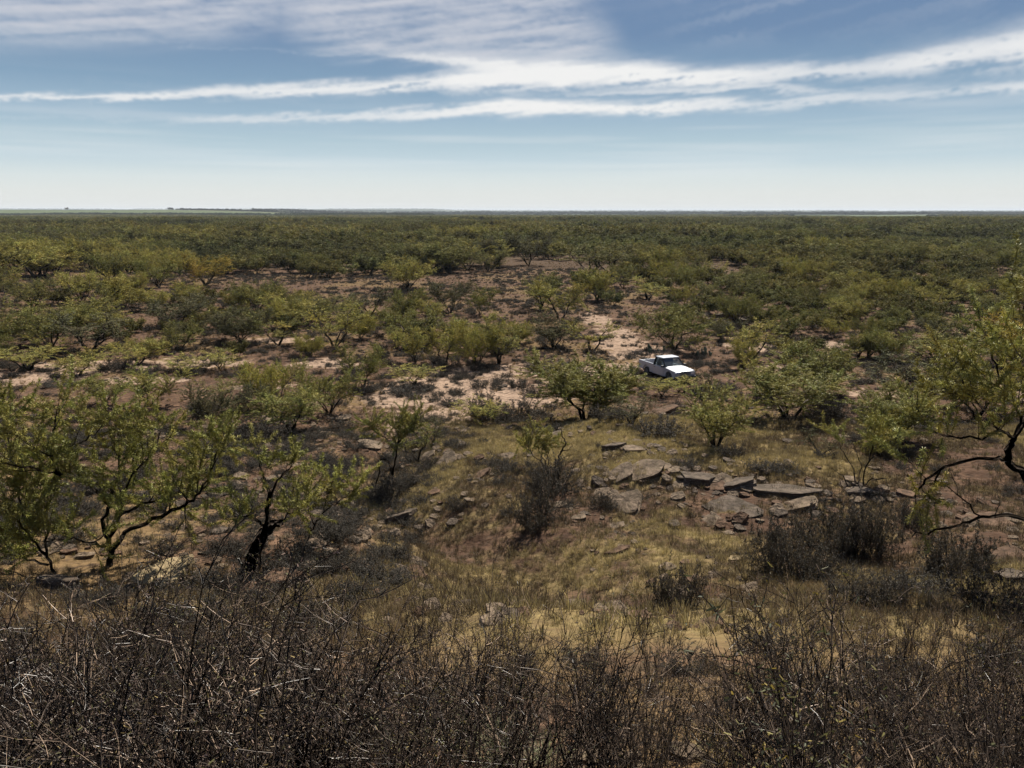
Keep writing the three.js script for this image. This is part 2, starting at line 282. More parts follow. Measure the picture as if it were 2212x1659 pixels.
// limbs: [{ pts, r0, r1, bare }]; L: look { leaf, wide, gap (leaf spacing), twig (spacing), sides, twigs drawn, blades }
function foliate(seed, limbs, L) {
  const r = rng(seed), wood = new GB(), crown = new GB(), H = L.H ?? 3.6, cl = [1, 1, 1];
  const floor = L.floor ?? 0.12 * H;
  const leafAt = (p, dir, tone) => {
    const out = dir.clone().multiplyScalar(0.5).add(ball(r).multiplyScalar(0.75)); out.y -= L.droop ?? 0.25; out.normalize();
    const side = ball(r).cross(out); if (side.lengthSq() < 1e-4) return; side.normalize();
    const v = 0.55 + r() * 0.85, c = [tone[0] * v, tone[1] * v, tone[2] * v], len = L.leaf * (0.7 + r() * 0.6);
    if (L.blades > 1) {
      for (const s of [-1, 1]) { const d2 = out.clone().addScaledVector(side, s * 0.42).normalize(); crown.strip(p, d2, side, len, L.wide, 0.5, 1, c); }
    } else crown.strip(p, out, side, len, L.wide, 0.3, 1, c);
  };
  const twig = (p, dir, len, tone) => {
    const pts = grow(r, p, dir, len, 3, 0.5, 0.1);
    if (L.drawTwig) wood.tube(pts, 0.0055 * (L.fat ?? 1), 0.0025 * (L.fat ?? 1), 3, cl);
    const n = Math.max(2, Math.round(len / L.gap));
    for (let k = 0; k < n; k++) { const t = 0.1 + 0.9 * (k + r()) / n; leafAt(along(pts, Math.min(0.999, t)), headed(pts, Math.min(0.99, t)), tone); }
  };
  const branch = (p, dir, len, r0, lev, dens) => {
    const pts = grow(r, p, dir, len, lev ? 4 : 5, 0.55, 0.28);
    if (L.drawBranch !== false || lev === 0) wood.tube(pts, r0, Math.max(0.004, r0 * 0.35), lev ? Math.min(3, L.sides) : Math.min(4, L.sides), cl);
    const y = 0.9 + (r() - 0.35) * 0.5, tone = [y * (0.92 + r() * 0.22), y, y * (0.8 + r() * 0.3)];
    const n = Math.max(2, Math.round(len / L.twig * dens));
    for (let k = 0; k < n; k++) {
      const t = 0.12 + 0.88 * (k + r()) / n, q = along(pts, Math.min(0.999, t)), d = headed(pts, Math.min(0.99, t)).multiplyScalar(0.8).add(ball(r).multiplyScalar(0.85)); d.y += 0.12; d.normalize();
      twig(q, d, (0.3 + r() * 0.45) * (L.tl ?? 1), tone);
    }
  };
  for (const lb of limbs) {
    wood.tube(lb.pts, lb.r0, lb.r1, L.sides, cl, 0.25);
    if (lb.bare >= 1) continue;
    let len = 0; for (let k = 1; k < lb.pts.length; k++) len += lb.pts[k].distanceTo(lb.pts[k - 1]);
    const from = lb.from ?? 0.3, n = Math.max(2, Math.round(len * (1 - from) * (L.branches ?? 4.0) * (lb.dens ?? 1)));
    for (let k = 0; k <= n; k++) {
      const t = k === n ? 0.995 : from + (1 - from) * (k + r() * 0.9) / n, p = along(lb.pts, Math.min(0.995, t)), h = headed(lb.pts, Math.min(0.99, t));
      const d = h.clone().multiplyScalar(k === n ? 1.2 : 0.55).add(ball(r).multiplyScalar(0.8)); d.y += 0.3; d.normalize();
      if (p.y < floor && d.y < 0.3) d.y = 0.4;
      branch(p, d, (L.bl ?? 0.26) * H * (0.55 + r() * 0.6) * (1.15 - 0.45 * t), lerp(lb.r0, lb.r1, t) * 0.5, 0, 1);
      if (r() < 0.6) { const d2 = ball(r); d2.y = Math.abs(d2.y) * 0.6; branch(p, d2.normalize(), (L.bl ?? 0.26) * H * (0.3 + r() * 0.4), lerp(lb.r0, lb.r1, t) * 0.4, 1, 1); }
    }
  }
  const q = (k, f) => { const a = []; for (let i = k; i < crown.p.length; i += 24) a.push(crown.p[i]); a.sort((x, y) => x - y); return a.length ? a[Math.floor(f * (a.length - 1))] : 1; };
  const size = { w: ((q(0, 0.97) - q(0, 0.03)) + (q(2, 0.97) - q(2, 0.03))) / 2, h: q(1, 0.985) };
  return { wood: wood.build(), crown: crown.build(), ...size };
}
function wildLimbs(seed, H, Wd, n, low = 0) {
  const r = rng(seed * 7 + 1), out = [];
  const a0 = r() * 6.28;
  for (let k = 0; k < n; k++) {
    const a = a0 + k / n * 6.283 + (r() - 0.5) * 0.9, tilt = 0.25 + r() * 0.7 + low * 0.25, reach = Wd * 0.33 * (0.7 + r() * 0.5), top = H * (0.62 + r() * 0.22) * (1 - low * 0.25);
    const pts = [V((r() - 0.5) * 0.12, -0.15, (r() - 0.5) * 0.12)], m = 6;
    for (let s = 1; s <= m; s++) { const t = s / m, rad = reach * Math.pow(t, 0.8 + tilt * 0.3); pts.push(V(Math.cos(a + (r() - 0.5) * 0.7) * rad + (r() - 0.5) * 0.18, top * Math.pow(t, 0.75 + 0.5 * tilt * 0.5) + (r() - 0.5) * 0.14, Math.sin(a + (r() - 0.5) * 0.7) * rad + (r() - 0.5) * 0.18)); }
    out.push({ pts, r0: (0.034 + 0.024 * r()) * H / 3.6 * (n < 3 ? 1.4 : 1), r1: 0.012, from: 0.3 });
  }
  return out;
}
const NEAR = { leaf: 0.068, wide: 0.021, gap: 0.0088, twig: 0.1, sides: 7, drawTwig: true, blades: 2 };
const MID = { leaf: 0.13, wide: 0.042, gap: 0.028, twig: 0.12, sides: 5, drawTwig: true, fat: 1.3, blades: 1 };
const FAR = { leaf: 0.24, wide: 0.13, gap: 0.06, twig: 0.12, sides: 4, drawTwig: false, drawBranch: true, blades: 1 };
const nearVar = [], midVar = [], farVar = [], saplingVar = [];
for (let k = 0; k < 4; k++) nearVar.push(foliate(100 + k, wildLimbs(100 + k, 3.6, 4.6, 3 + k % 3), { ...NEAR, H: 3.6 }));
for (let k = 0; k < 12; k++) midVar.push(foliate(200 + k, wildLimbs(200 + k, 3.6, 3.4 + (k % 4) * 0.7, 2 + (k * 3) % 5, k % 3 === 2 ? 0.8 : 0), { ...MID, H: 3.6, branches: 3.4 + (k % 3) * 0.9, bl: 0.2 + (k % 4) * 0.035, twig: k % 5 === 4 ? 0.2 : 0.105 }));
for (let k = 0; k < 3; k++) saplingVar.push(foliate(250 + k, wildLimbs(250 + k, 3.6, 3.0, 2 + k), { ...MID, H: 3.6, branches: 2.6, twig: 0.15, gap: 0.03 }));
for (let k = 0; k < 6; k++) farVar.push(foliate(300 + k, wildLimbs(300 + k, 3.6, 4.6, 3 + k % 3, k % 3 === 2 ? 0.6 : 0), { ...FAR, H: 3.6 }));
nearVar.push(foliate(140, wildLimbs(140, 3.6, 4.6, 7, 0.2), { ...NEAR, H: 3.6, branches: 4.6 }));
let handTrees = [];
function plantTree(v, leaf, p, sx, sy, turn, label, group) {
  const o = new THREE.Group(); part('trunk', v.wood, BARK, o); part('crown', v.crown, leaf, o);
  o.position.copy(p); o.scale.set(sx, sy, sx); o.rotation.y = turn;
  return tag(o, 'mesquite_tree', label, 'tree', group);
}
// trees whose limbs were surveyed one by one: base, then limbs as [px, py, distance offset]
function customTree(seed, base, limbs, L, leaf, label, name = 'mesquite_tree') {
  const s = base.p ?? standAt(...base), d0 = s.d ?? -s.z, o = new THREE.Group(), b = V(s.x, s.y, -d0);
  const k = d0 / F;
  const made = limbs.map((l) => ({ pts: l.pts.flatMap((q, i) => { const w = at(q[0], q[1], d0 + (q[2] ?? 0)).sub(b); if (!i) return [w]; const pq = l.pts[i - 1], pw = at(pq[0], pq[1], d0 + (pq[2] ?? 0)).sub(b), j = 0.085 * Math.min(1, pw.distanceTo(w) / 0.5); return [1, 2, 3].map((z) => { const m = pw.clone().lerp(w, z / 4); m.x += (hash2(i * 13 + seed, z) - 0.5) * j; m.y += (hash2(i * 15 + seed, z + 9) - 0.5) * j; m.z += (hash2(i * 17 + seed, z + 5) - 0.5) * j; return m; }).concat([w]); }), r0: l.r[0] * k * (seed === 13 ? 0.9 : seed === 18 ? 0.5 : 0.62), r1: l.r[1] * k * 0.55, bare: l.bare ?? 0, from: l.from, dens: l.dens }));
  const v = foliate(seed, made, L);
  part('trunk', v.wood, BARK, o); part('crown', v.crown, leaf, o); o.position.copy(b);
  return tag(o, name, label, 'tree');
}
customTree(11, [240, 1222], [
  { pts: [[238, 1236, 0], [239, 1205, 0], [242, 1186, 0]], r: [14, 11], bare: 1 },
  { pts: [[242, 1188, 0], [283, 1142, -0.1], [347, 1118, -0.3], [400, 1091, -0.3], [432, 1065, 0], [464, 1000, 0.3], [478, 950, 0.4]], r: [9, 2.5], from: 0.3 },
  { pts: [[240, 1190, 0], [236, 1160, 0.2], [267, 1107, 0.3], [259, 1080, 0.5], [236, 1054, 0.8], [262, 1020, 0.9], [258, 960, 1.0], [270, 915, 1.0]], r: [9, 2.5], from: 0.3 },
  { pts: [[267, 1107, 0.3], [320, 1086, 0.9], [373, 1070, 1.3], [413, 1050, 1.5], [440, 985, 1.5]], r: [6, 2], from: 0.25 },
  { pts: [[236, 1165, 0], [221, 1120, -0.4], [240, 1095, -0.6], [190, 1042, -0.8], [133, 1030, -1], [64, 1008, -1.2], [10, 1000, -1.2]], r: [8, 2], from: 0.35, dens: 0.8 },
  { pts: [[133, 1030, -1], [109, 974, -0.8], [120, 920, -0.6], [123, 885, -0.6]], r: [5.5, 2], from: 0.2 },
  { pts: [[123, 992, -0.8], [165, 960, -0.5], [205, 940, -0.3], [240, 905, -0.2]], r: [4, 1.8], from: 0.2 },
  { pts: [[259, 1080, 0.5], [300, 1010, 0.2], [340, 960, 0], [356, 915, 0]], r: [4.5, 1.8], from: 0.2 },
  { pts: [[236, 1180, 0], [200, 1172, -0.8], [150, 1165, -1.2], [95, 1170, -1.6]], r: [4.5, 1.8], from: 0.2, dens: 0.8 },
], { ...NEAR, H: 2.4, bl: 0.36, branches: 3.7, twig: 0.115, floor: -5 }, LEAF.near, 'big spreading green mesquite at the left edge with dark forked trunk');
customTree(12, [70, 1245], [
  { pts: [[120, 1240, 0], [101, 1190, 0], [99, 1107, 0.2], [112, 1060, 0.4], [90, 1000, 0.6]], r: [6, 2], from: 0.2 },
  { pts: [[100, 1200, 0], [60, 1150, -0.3], [20, 1110, -0.4], [-20, 1060, -0.4]], r: [5, 2], from: 0.2 },
  { pts: [[104, 1220, 0], [50, 1205, 0.4], [0, 1190, 0.6]], r: [5, 2], from: 0.2 },
  { pts: [[60, 1150, -0.3], [40, 1050, 0.4], [20, 960, 0.8], [15, 890, 1]], r: [4.5, 2], from: 0.2 },
], { ...NEAR, H: 2.4, bl: 0.42, branches: 3.4, floor: -5 }, LEAF.near, 'shaded leafy mesquite cut off by the left edge, under the big one');
customTree(13, [545, 1238], [
  { pts: [[536, 1256, 0], [546, 1200, 0], [566, 1158, 0], [590, 1132, 0], [612, 1128, 0.1]], r: [26, 11], bare: 1 },
  { pts: [[576, 1150, 0], [576, 1101, 0], [582, 1062, 0], [572, 1043, 0], [563, 1012, 0.1], [560, 985, 0.1]], r: [6.5, 2], from: 0.62 },
  { pts: [[580, 1105, 0], [586, 1070, 0.1], [596, 1043, 0.1], [615, 1019, 0.2], [632, 1004, 0.2]], r: [4.5, 1.6], from: 0.5 },
  { pts: [[577, 1140, 0], [543, 1112, -0.3], [514, 1120, -0.5], [500, 1128, -0.6]], r: [4, 1.5], from: 0.15 },
  { pts: [[594, 1135, 0], [620, 1110, -0.2], [640, 1108, -0.3]], r: [4, 1.5], from: 0.3, dens: 0.6 },
], { ...NEAR, H: 1.7, bl: 0.25, branches: 4.4, floor: -5 }, LEAF.near, 'mesquite with thick leaning black stump and a small rounded top');
customTree(14, [660, 1182], [
  { pts: [[656, 1196, 0], [668, 1160, 0], [680, 1134, 0]], r: [4.2, 3.4], bare: 1 },
  { pts: [[680, 1134, 0], [706, 1101, 0], [732, 1084, 0.1], [756, 1062, 0.2], [775, 1050, 0.2]], r: [3.2, 1.3], from: 0.3 },
  { pts: [[680, 1134, 0], [670, 1110, -0.1], [664, 1080, -0.1], [672, 1052, 0]], r: [3, 1.2], from: 0.3 },
  { pts: [[674, 1146, 0], [652, 1115, 0.2], [640, 1086, 0.3]], r: [2.4, 1.1], from: 0.4 },
  { pts: [[700, 1106, 0], [708, 1070, 0], [716, 1050, 0]], r: [2.4, 1.1], from: 0.3 },
], { ...NEAR, H: 1.5, bl: 0.3, branches: 5.6, floor: -5 }, LEAF.nearY, 'slender yellowish mesquite leaning right beside the black stump');
customTree(15, [846, 1070], [
  { pts: [[846, 1086, 0], [848, 1050, 0], [850, 1012, 0], [856, 975, 0], [860, 940, 0.2], [868, 908, 0.3]], r: [6, 2], from: 0.62 },
  { pts: [[855, 975, 0], [836, 950, -0.3], [812, 935, -0.4], [798, 918, -0.4]], r: [3, 1.3], from: 0.4 },
  { pts: [[858, 960, 0], [884, 930, 0.4], [905, 912, 0.5]], r: [2.8, 1.3], from: 0.3 },
  { pts: [[848, 1026, 0], [841, 1002, 0], [826, 988, 0], [817, 1000, 0], [821, 1019, 0], [813, 1041, 0], [815, 1078, 0]], r: [5, 3], bare: 1 },
  { pts: [[826, 990, 0], [812, 975, 0], [808, 965, 0]], r: [2, 0.8], bare: 1 },
], { ...NEAR, H: 1.9, bl: 0.34, branches: 6.5, floor: -5 }, LEAF.near, 'green mesquite above the ravine with a dead arched limb');
customTree(16, [1187, 1016], [
  { pts: [[1186, 1026, 0], [1179, 1003, 0], [1165, 976, 0], [1158, 948, 0], [1150, 930, 0]], r: [2.6, 1.1], from: 0.42 },
  { pts: [[1184, 1020, 0], [1182, 985, 0.3], [1190, 960, 0.4]], r: [2.2, 1], from: 0.45, dens: 0.7 },
  { pts: [[1180, 1010, 0], [1150, 985, -0.2], [1138, 962, -0.3]], r: [2.2, 1], from: 0.45 },
  { pts: [[1192, 1022, 0], [1205, 998, 0], [1212, 976, 0], [1223, 957, 0], [1214, 942, 0], [1212, 926, 0]], r: [4.6, 1.5], bare: 1 },
  { pts: [[1212, 976, 0], [1228, 972, 0], [1238, 962, 0]], r: [2, 0.8], bare: 1 },
], { ...NEAR, H: 1.7, bl: 0.3, branches: 7, floor: -5 }, LEAF.nearY, 'small yellow mesquite on the spur with a bare black snag beside it');
customTree(17, [1851, 1052], [
  { pts: [[1851, 1058, 0], [1845, 1015, 0], [1822, 976, 0], [1806, 944, 0]], r: [2.8, 1], from: 0.75, dens: 0.5 },
  { pts: [[1860, 1058, 0], [1872, 1005, 0.2], [1886, 968, 0.4], [1890, 935, 0.4]], r: [3, 1.2], from: 0.5 },
  { pts: [[1872, 1005, 0.2], [1900, 965, 0.6], [1918, 935, 0.8]], r: [2.4, 1], from: 0.4 },
  { pts: [[1838, 1060, 0], [1822, 1028, -0.1], [1798, 1012, -0.2]], r: [2.6, 1], bare: 1 },
  { pts: [[1860, 1056, 0], [1884, 1034, -0.1], [1914, 1034, -0.1], [1919, 1056, -0.1]], r: [2.6, 1.2], bare: 1 },
  { pts: [[1851, 1050, 0], [1862, 1010, -0.2], [1850, 975, -0.3], [1840, 955, -0.3]], r: [2.2, 0.8], bare: 1 },
], { ...NEAR, H: 1.9, bl: 0.32, branches: 6, floor: -5 }, LEAF.nearY, 'mesquite of bare forked stems with a bright leafy top, right of the slabs');
{
  const d = 12.5, x = 8.6, s = { x, d, y: height(x, d), p: null };
  s.p = s;
  customTree(18, s, [
    { pts: [[2330, 1390, 0], [2290, 1240, 0], [2250, 1080, 0], [2210, 1019, 0], [2176, 997, 0], [2180, 967, 0], [2192, 945, 0]], r: [24, 11], bare: 1 },
    { pts: [[2176, 990, 0], [2138, 991, -0.1], [2058, 1004, -0.3], [1998, 1036, -0.4], [1976, 1072, -0.5]], r: [9, 3], from: 0.6, dens: 0.05 },
    { pts: [[2030, 1018, -0.3], [2010, 1059, -0.4], [1992, 1086, -0.5]], r: [4.5, 2], bare: 1 },
    { pts: [[2190, 945, 0], [2162, 930, 0.1], [2122, 950, 0.2], [2062, 944, 0.3], [2015, 930, 0.4]], r: [8, 2.5], from: 0.25, dens: 0.8 },
    { pts: [[2192, 950, 0], [2206, 900, 0.2], [2178, 850, 0.4], [2154, 800, 0.5], [2140, 745, 0.6]], r: [8, 2.5], from: 0.25 },
    { pts: [[2192, 945, 0], [2240, 880, -0.3], [2236, 800, -0.4], [2215, 720, -0.4], [2212, 660, -0.4]], r: [8, 2.5], from: 0.3 },
    { pts: [[2162, 930, 0.1], [2120, 880, 0.6], [2085, 840, 0.8], [2068, 800, 0.9]], r: [5, 2], from: 0.2 },
    { pts: [[2270, 1140, 0], [2198, 1117, -0.4], [2138, 1117, -0.6], [2082, 1129, -0.8], [2030, 1143, -1], [1970, 1159, -1.1]], r: [10, 2.5], bare: 1 },
    { pts: [[2118, 1115, -0.6], [2072, 1072, -0.4], [2026, 1037, -0.3]], r: [4, 1.5], bare: 1 },
    { pts: [[2072, 1072, -0.4], [2062, 1040, -0.4], [2050, 1010, -0.4]], r: [2.4, 1], bare: 1 },
    { pts: [[2150, 1117, -0.6], [2160, 1080, -0.4], [2150, 1050, -0.4]], r: [2.5, 1], bare: 1 },
  ], { ...NEAR, H: 2.1, bl: 0.42, branches: 3.6, twig: 0.14, floor: -8 }, LEAF.nearY, 'large mesquite reaching in from the right edge with long bare lower limbs');
}

// trees placed one by one: base x, base y, height, width (picture), leaf, what sets it apart
const LIST = [
  [1265, 908, 138, 190, 'green', 'd', 'dense dark green mesquite on the spur crest left of the pickup'],
  [1365, 917, 62, 78, 'dull', 's', 'thin sparse mesquite between the dense green one and the pickup'],
  [1545, 968, 126, 160, 'yellow', 'n', 'bright yellow green many-stemmed mesquite below the pickup'],
  [1516, 900, 104, 60, 'dull', 's', 'tall thin open mesquite just right of the pickup front'],
  [1474, 850, 34, 76, 'yellow', 's', 'wispy sapling standing in front of the pickup side'],
  [1430, 856, 40, 66, 'yellow', 's', 'small leafy sapling before the pickup door'],
  [1703, 908, 128, 215, 'green', 'n', 'wide mesquite with low black forked limbs right of the pickup'],
  [1660, 870, 90, 120, 'yellow', 'm', 'pale mesquite close behind the wide forked one'],
  [1775, 850, 110, 130, 'green', 'm', 'dark green mesquite upright behind the forked one'],
  [1935, 955, 125, 160, 'green', 'd', 'round olive mesquite left of the right edge tree'],
  [1985, 885, 140, 180, 'dull', 'm', 'tall grey green mesquite behind the round olive one'],
  [1895, 985, 72, 100, 'yellow', 'n', 'low bright bush mesquite above the bare forked stems'],
  [1770, 985, 62, 70, 'dull', 's', 'small pale grey green mesquite bush on the grassy slope'],
  [1605, 797, 66, 48, 'yellow', 'm', 'little lollipop-shaped mesquite alone right of the pickup'],
  [1456, 756, 92, 142, 'green', 'm', 'clumped mesquite directly behind the pickup cab'],
  [1030, 791, 96, 98, 'yellow', 'm', 'brightest round mesquite with black trunk above the sand'],
  [1078, 785, 90, 96, 'green', 'm', 'mesquite leaning against the brightest round one, on its right'],
  [962, 786, 82, 70, 'yellow', 'm', 'slim mesquite left of the brightest round one'],
  [898, 784, 74, 84, 'yellow', 'm', 'leftmost mesquite of the row behind the open sand'],
  [785, 836, 92, 98, 'green', 'm', 'dark stemmed mesquite at the left end of the open sand'],
  [893, 832, 48, 92, 'yellow', 's', 'low umbrella-shaped mesquite on the open sand'],
  [625, 934, 104, 136, 'green', 'n', 'bushy mesquite with many fan-like stems on the rubble slope'],
  [712, 892, 92, 104, 'green', 'n', 'mesquite with crooked low trunk, right of the fan-stemmed one'],
  [585, 880, 100, 120, 'yellow', 'm', 'pale mesquite behind the fan-stemmed one'],
  [320, 878, 84, 118, 'yellow', 'n', 'mesquite with black V-shaped trunk on the left slope'],
  [230, 872, 62, 84, 'green', 'm', 'bushy green mesquite touching the V-trunk one'],
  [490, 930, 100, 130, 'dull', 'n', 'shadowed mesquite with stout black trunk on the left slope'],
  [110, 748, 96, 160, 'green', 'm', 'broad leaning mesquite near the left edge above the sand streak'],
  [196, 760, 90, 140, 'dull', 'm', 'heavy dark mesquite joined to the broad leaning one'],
  [250, 674, 82, 86, 'yellow', 'm', 'upright mesquite standing free in the left clearing'],
  [443, 617, 62, 88, 'gold', 'm', 'golden orange mesquite at the edge of the woodland'],
  [345, 622, 62, 96, 'green', 'm', 'mesquite just left of the golden one'],
  [240, 612, 64, 70, 'green', 'm', 'tall mesquite at the woodland edge above the left clearing'],
  [722, 748, 102, 140, 'yellow', 'm', 'large bright mesquite left of the middle with fan of stems'],
  [800, 682, 60, 72, 'dull', 'm', 'dim mesquite between the large bright one and the bare soil'],
  [520, 738, 70, 130, 'dull', 'm', 'open mesquite with leaning black stems left of the large bright one'],
  [600, 745, 64, 90, 'green', 'm', 'low green mesquite right of the one with leaning black stems'],
  [380, 706, 66, 120, 'dull', 'm', 'flat spreading mesquite in the left middle ground'],
  [560, 672, 64, 100, 'green', 'm', 'mesquite above the one with leaning black stems'],
  [880, 624, 62, 100, 'yellow', 'm', 'rounded mesquite alone on the reddish bare soil'],
  [1168, 668, 78, 80, 'green', 'm', 'tall mesquite of the pair at middle distance, left one'],
  [1210, 690, 82, 84, 'yellow', 'm', 'tall mesquite of the pair at middle distance, right one'],
  [972, 676, 68, 84, 'dull', 'm', 'spreading thin mesquite on the reddish soil'],
  [1035, 680, 58, 62, 'green', 'm', 'compact mesquite right of the thin spreading one'],
  [1290, 648, 66, 68, 'yellow', 'm', 'mesquite left of the sandy track'],
  [1345, 622, 48, 60, 'green', 'm', 'small mesquite at the far end of the sandy track'],
  [1400, 648, 46, 90, 'yellow', 'm', 'low wide mesquite right of the sandy track'],
  [1485, 628, 52, 80, 'green', 'm', 'dark mesquite above the low wide one'],
  [1280, 760, 74, 92, 'yellow', 'm', 'hazy yellow mesquite left of the track behind the dense one'],
  [1195, 752, 70, 90, 'dull', 'm', 'thin dim mesquite behind the brightest round one'],
  [1560, 735, 44, 66, 'dull', 'm', 'dark low mesquite before the rock outcrop'],
  [1590, 700, 66, 80, 'green', 'm', 'mesquite beside the rock outcrop'],
  [60, 800, 56, 110, 'yellow', 'm', 'low yellow mesquite on the sand streak at the left edge'],
  [170, 812, 50, 90, 'yellow', 'm', 'crooked small mesquite standing on the sand streak'],
  [300, 786, 52, 110, 'yellow', 'm', 'yellow bush mesquite above the V-trunk one'],
  [392, 806, 40, 80, 'yellow', 's', 'small flat mesquite right of the yellow bush one'],
  [475, 800, 46, 74, 'yellow', 's', 'pale flat mesquite between sand patches'],
  [480, 862, 50, 90, 'green', 'm', 'low green bush mesquite behind the shadowed one'],
  [560, 832, 50, 60, 'yellow', 'm', 'small mesquite with short trunk on bare soil'],
  [668, 770, 46, 60, 'yellow', 'm', 'little bright mesquite below the large bright one'],
  [905, 998, 78, 74, 'green', 's', 'slim sapling right of the dead arched limb'],
  [935, 960, 70, 56, 'dull', 's', 'sparse pale sapling at the foot of the sand'],
  [1040, 920, 60, 90, 'yellow', 's', 'straggly yellow leaved sapling before the grey shrubs'],
  [2110, 905, 120, 160, 'yellow', 'm', 'mesquite behind the right edge tree limbs'],
  [2040, 820, 110, 150, 'green', 'm', 'leafy mesquite above the right edge tree'],
  [2165, 790, 104, 130, 'gold', 'm', 'rusty orange mesquite near the right edge'],
];
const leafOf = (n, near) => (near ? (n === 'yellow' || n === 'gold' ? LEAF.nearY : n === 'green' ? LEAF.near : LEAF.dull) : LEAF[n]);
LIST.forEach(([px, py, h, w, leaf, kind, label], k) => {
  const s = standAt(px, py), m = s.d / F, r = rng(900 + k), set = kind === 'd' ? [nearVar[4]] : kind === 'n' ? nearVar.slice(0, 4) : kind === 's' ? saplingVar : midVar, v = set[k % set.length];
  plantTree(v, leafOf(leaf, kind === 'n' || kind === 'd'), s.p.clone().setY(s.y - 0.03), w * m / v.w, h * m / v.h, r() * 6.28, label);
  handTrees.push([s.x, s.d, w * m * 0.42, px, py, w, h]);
});

// ------------------------------------------------------------------ the woodland of the plain
{
  const r = rng(77), cand = [];
  const dens = (x, d, px) => {
    if (inPatch(SAND, x, d) > 0.35 || inPatch(BARE, x, d) > 0.3) return 0;
    const clump = fbm(x * 0.035 + 3, d * 0.035, 3);
    const right = ss(1500, 1800, px);
    if (d < 60) return right * 0.34 * ss(42, 48, d) * ss(0.3, 0.5, clump);
    const mid = lerp(0.72, 0.85, right), far = ss(120, 152, d + (clump - 0.5) * 30);
    return lerp(mid * ss(lerp(58, 50, right), lerp(72, 60, right), d), 0.95, far) * ss(0.26, 0.46, clump + 0.1 * far + 0.1 * right);
  };
  for (let d = 42; d < 1000;) {
    const cell = d < 130 ? 3.2 : d < 400 ? 5.5 : 5.9, half = d * 0.62 * 1.22 + 14;
    for (let x = -half; x < half; x += cell) {
      const X = x + (r() - 0.5) * cell * 1.1, Dd = d + (r() - 0.5) * cell * 1.1, px = 1106 + F * X / Dd;
      const a = r(), b = r(), c = r(), e = r();
      if (a > dens(X, Dd, px)) continue;
      let ok = true; for (const [hx, hd, hr] of handTrees) if (Math.hypot(hx - X, hd - Dd) < hr + 0.9) { ok = false; break; }
      if (!ok || isField(X, Dd)) continue;
      const grown = lerp(0.62, 1.12, ss(85, 160, Dd)), hgt = lerp(1.9 + b * b * 3.1, 2.7 + b * 2.0, ss(120, 160, Dd)) * grown * lerp(0.72, 1.35, ss(0.3, 0.7, fbm(X * 0.022 + 8, Dd * 0.022, 3))), wid = hgt * (1.0 + c * 0.5) * lerp(1, 1.06, ss(110, 160, Dd));
      if (Dd < 190) { const top = project(V(X, hgt, -Dd)), wpx = wid / Dd * F * 0.5, foot = project(V(X, 0, -Dd)); if (handTrees.some(([, hd, , hx, hy, hw, hh]) => Dd < hd && Math.abs(top[0] - hx) < wpx * 0.7 + hw * 0.25 && top[1] < hy - hh * 0.35 && foot[1] > hy - hh)) continue; }
      cand.push({ x: X, d: Dd, h: hgt, w: wid, px, turn: e * 6.28, tone: fbm(X * 0.02 + 30, Dd * 0.02, 2), pick: r(), in: px > -40 && px < 2252 });
    }
    d += cell;
  }
  cand.forEach((c) => { c.size = c.in ? c.h / c.d : 0; });
  const best = new Set(cand.filter((c) => c.in).sort((a, b) => b.size - a.size).slice(0, 300 - LIST.length - 8));
  const marks = [[1440, 800, 'the white pickup'], [443, 600, 'the golden orange mesquite'], [1030, 770, 'the brightest round mesquite'], [1600, 690, 'the far rock outcrop'], [1330, 700, 'the sandy track'], [250, 650, 'the left clearing mesquite'], [110, 730, 'the broad leaning mesquite'], [722, 720, 'the bright fan-stemmed mesquite'], [880, 610, 'the reddish soil mesquite'], [1188, 660, 'the tall pair at middle distance'], [2165, 760, 'the rusty orange mesquite at right'], [1703, 870, 'the black-forked mesquite'], [1985, 850, 'the tall grey mesquite'], [1605, 770, 'the lollipop-shaped mesquite'], [560, 630, 'the bare reddish strip'], [100, 630, 'the left bare clearing'], [1800, 620, 'the right-hand thick scrub']];
  const zone = (c, leaf) => {
    const [px, py] = project(V(c.x, height(c.x, c.d) + c.h * 0.5, -c.d)); let best = null, bd = 1e9;
    for (const m of marks) { const q = Math.hypot(m[0] - px, (m[1] - py) * 1.6); if (q < bd) { bd = q; best = m; } }
    const dx = px - best[0], dy = py - best[1], side = dx < -28 ? 'left of ' : dx > 28 ? 'right of ' : '', row = dy < -16 ? (dy < -60 ? 'far behind ' : 'behind ') : dy > 16 ? 'in front of ' : '';
    const where = side && row ? row.trim().replace(' of', '') + ' and ' + side : side || row || 'beside ', far = Math.hypot(dx, dy) > 150 ? 'well ' : '';
    const size = c.h < 2.2 ? 'low' : c.h > 3.6 ? 'tall' : 'middling', form = c.w / c.h > 1.38 ? 'spreading' : 'rounded';
    return size + ' ' + form + ' ' + leaf + ' mesquite ' + (row.startsWith('far') ? '' : far) + where + best[2];
  };
  const lots = farVar.map(() => []), bare = [];
  for (const c of cand) {
    const y = height(c.x, c.d);
    if (best.has(c)) {
      const v = midVar[Math.floor(c.pick * 97) % midVar.length], t = c.tone + (c.pick - 0.5) * 0.5, kind = t > 0.64 ? 0 : t > 0.46 ? 1 : t > 0.32 ? 2 : 3, label = zone(c, ['yellowish', 'olive', 'green', 'dull'][kind]);
      plantTree(v, [LEAF.yellow, LEAF.wood, LEAF.green, LEAF.dull][kind], V(c.x, y - 0.05, -c.d), c.w / v.w, c.h / v.h, c.turn, label, 'mesquites ' + label.split('mesquite ')[1]);
    } else lots[Math.floor(c.pick * 89) % farVar.length].push([c, y]);
  }
  const wood = new THREE.Group();
  tag(wood, 'mesquite_woodland', 'dense olive green mesquite woodland covering the plain to the horizon', 'woodland', null, 'stuff');
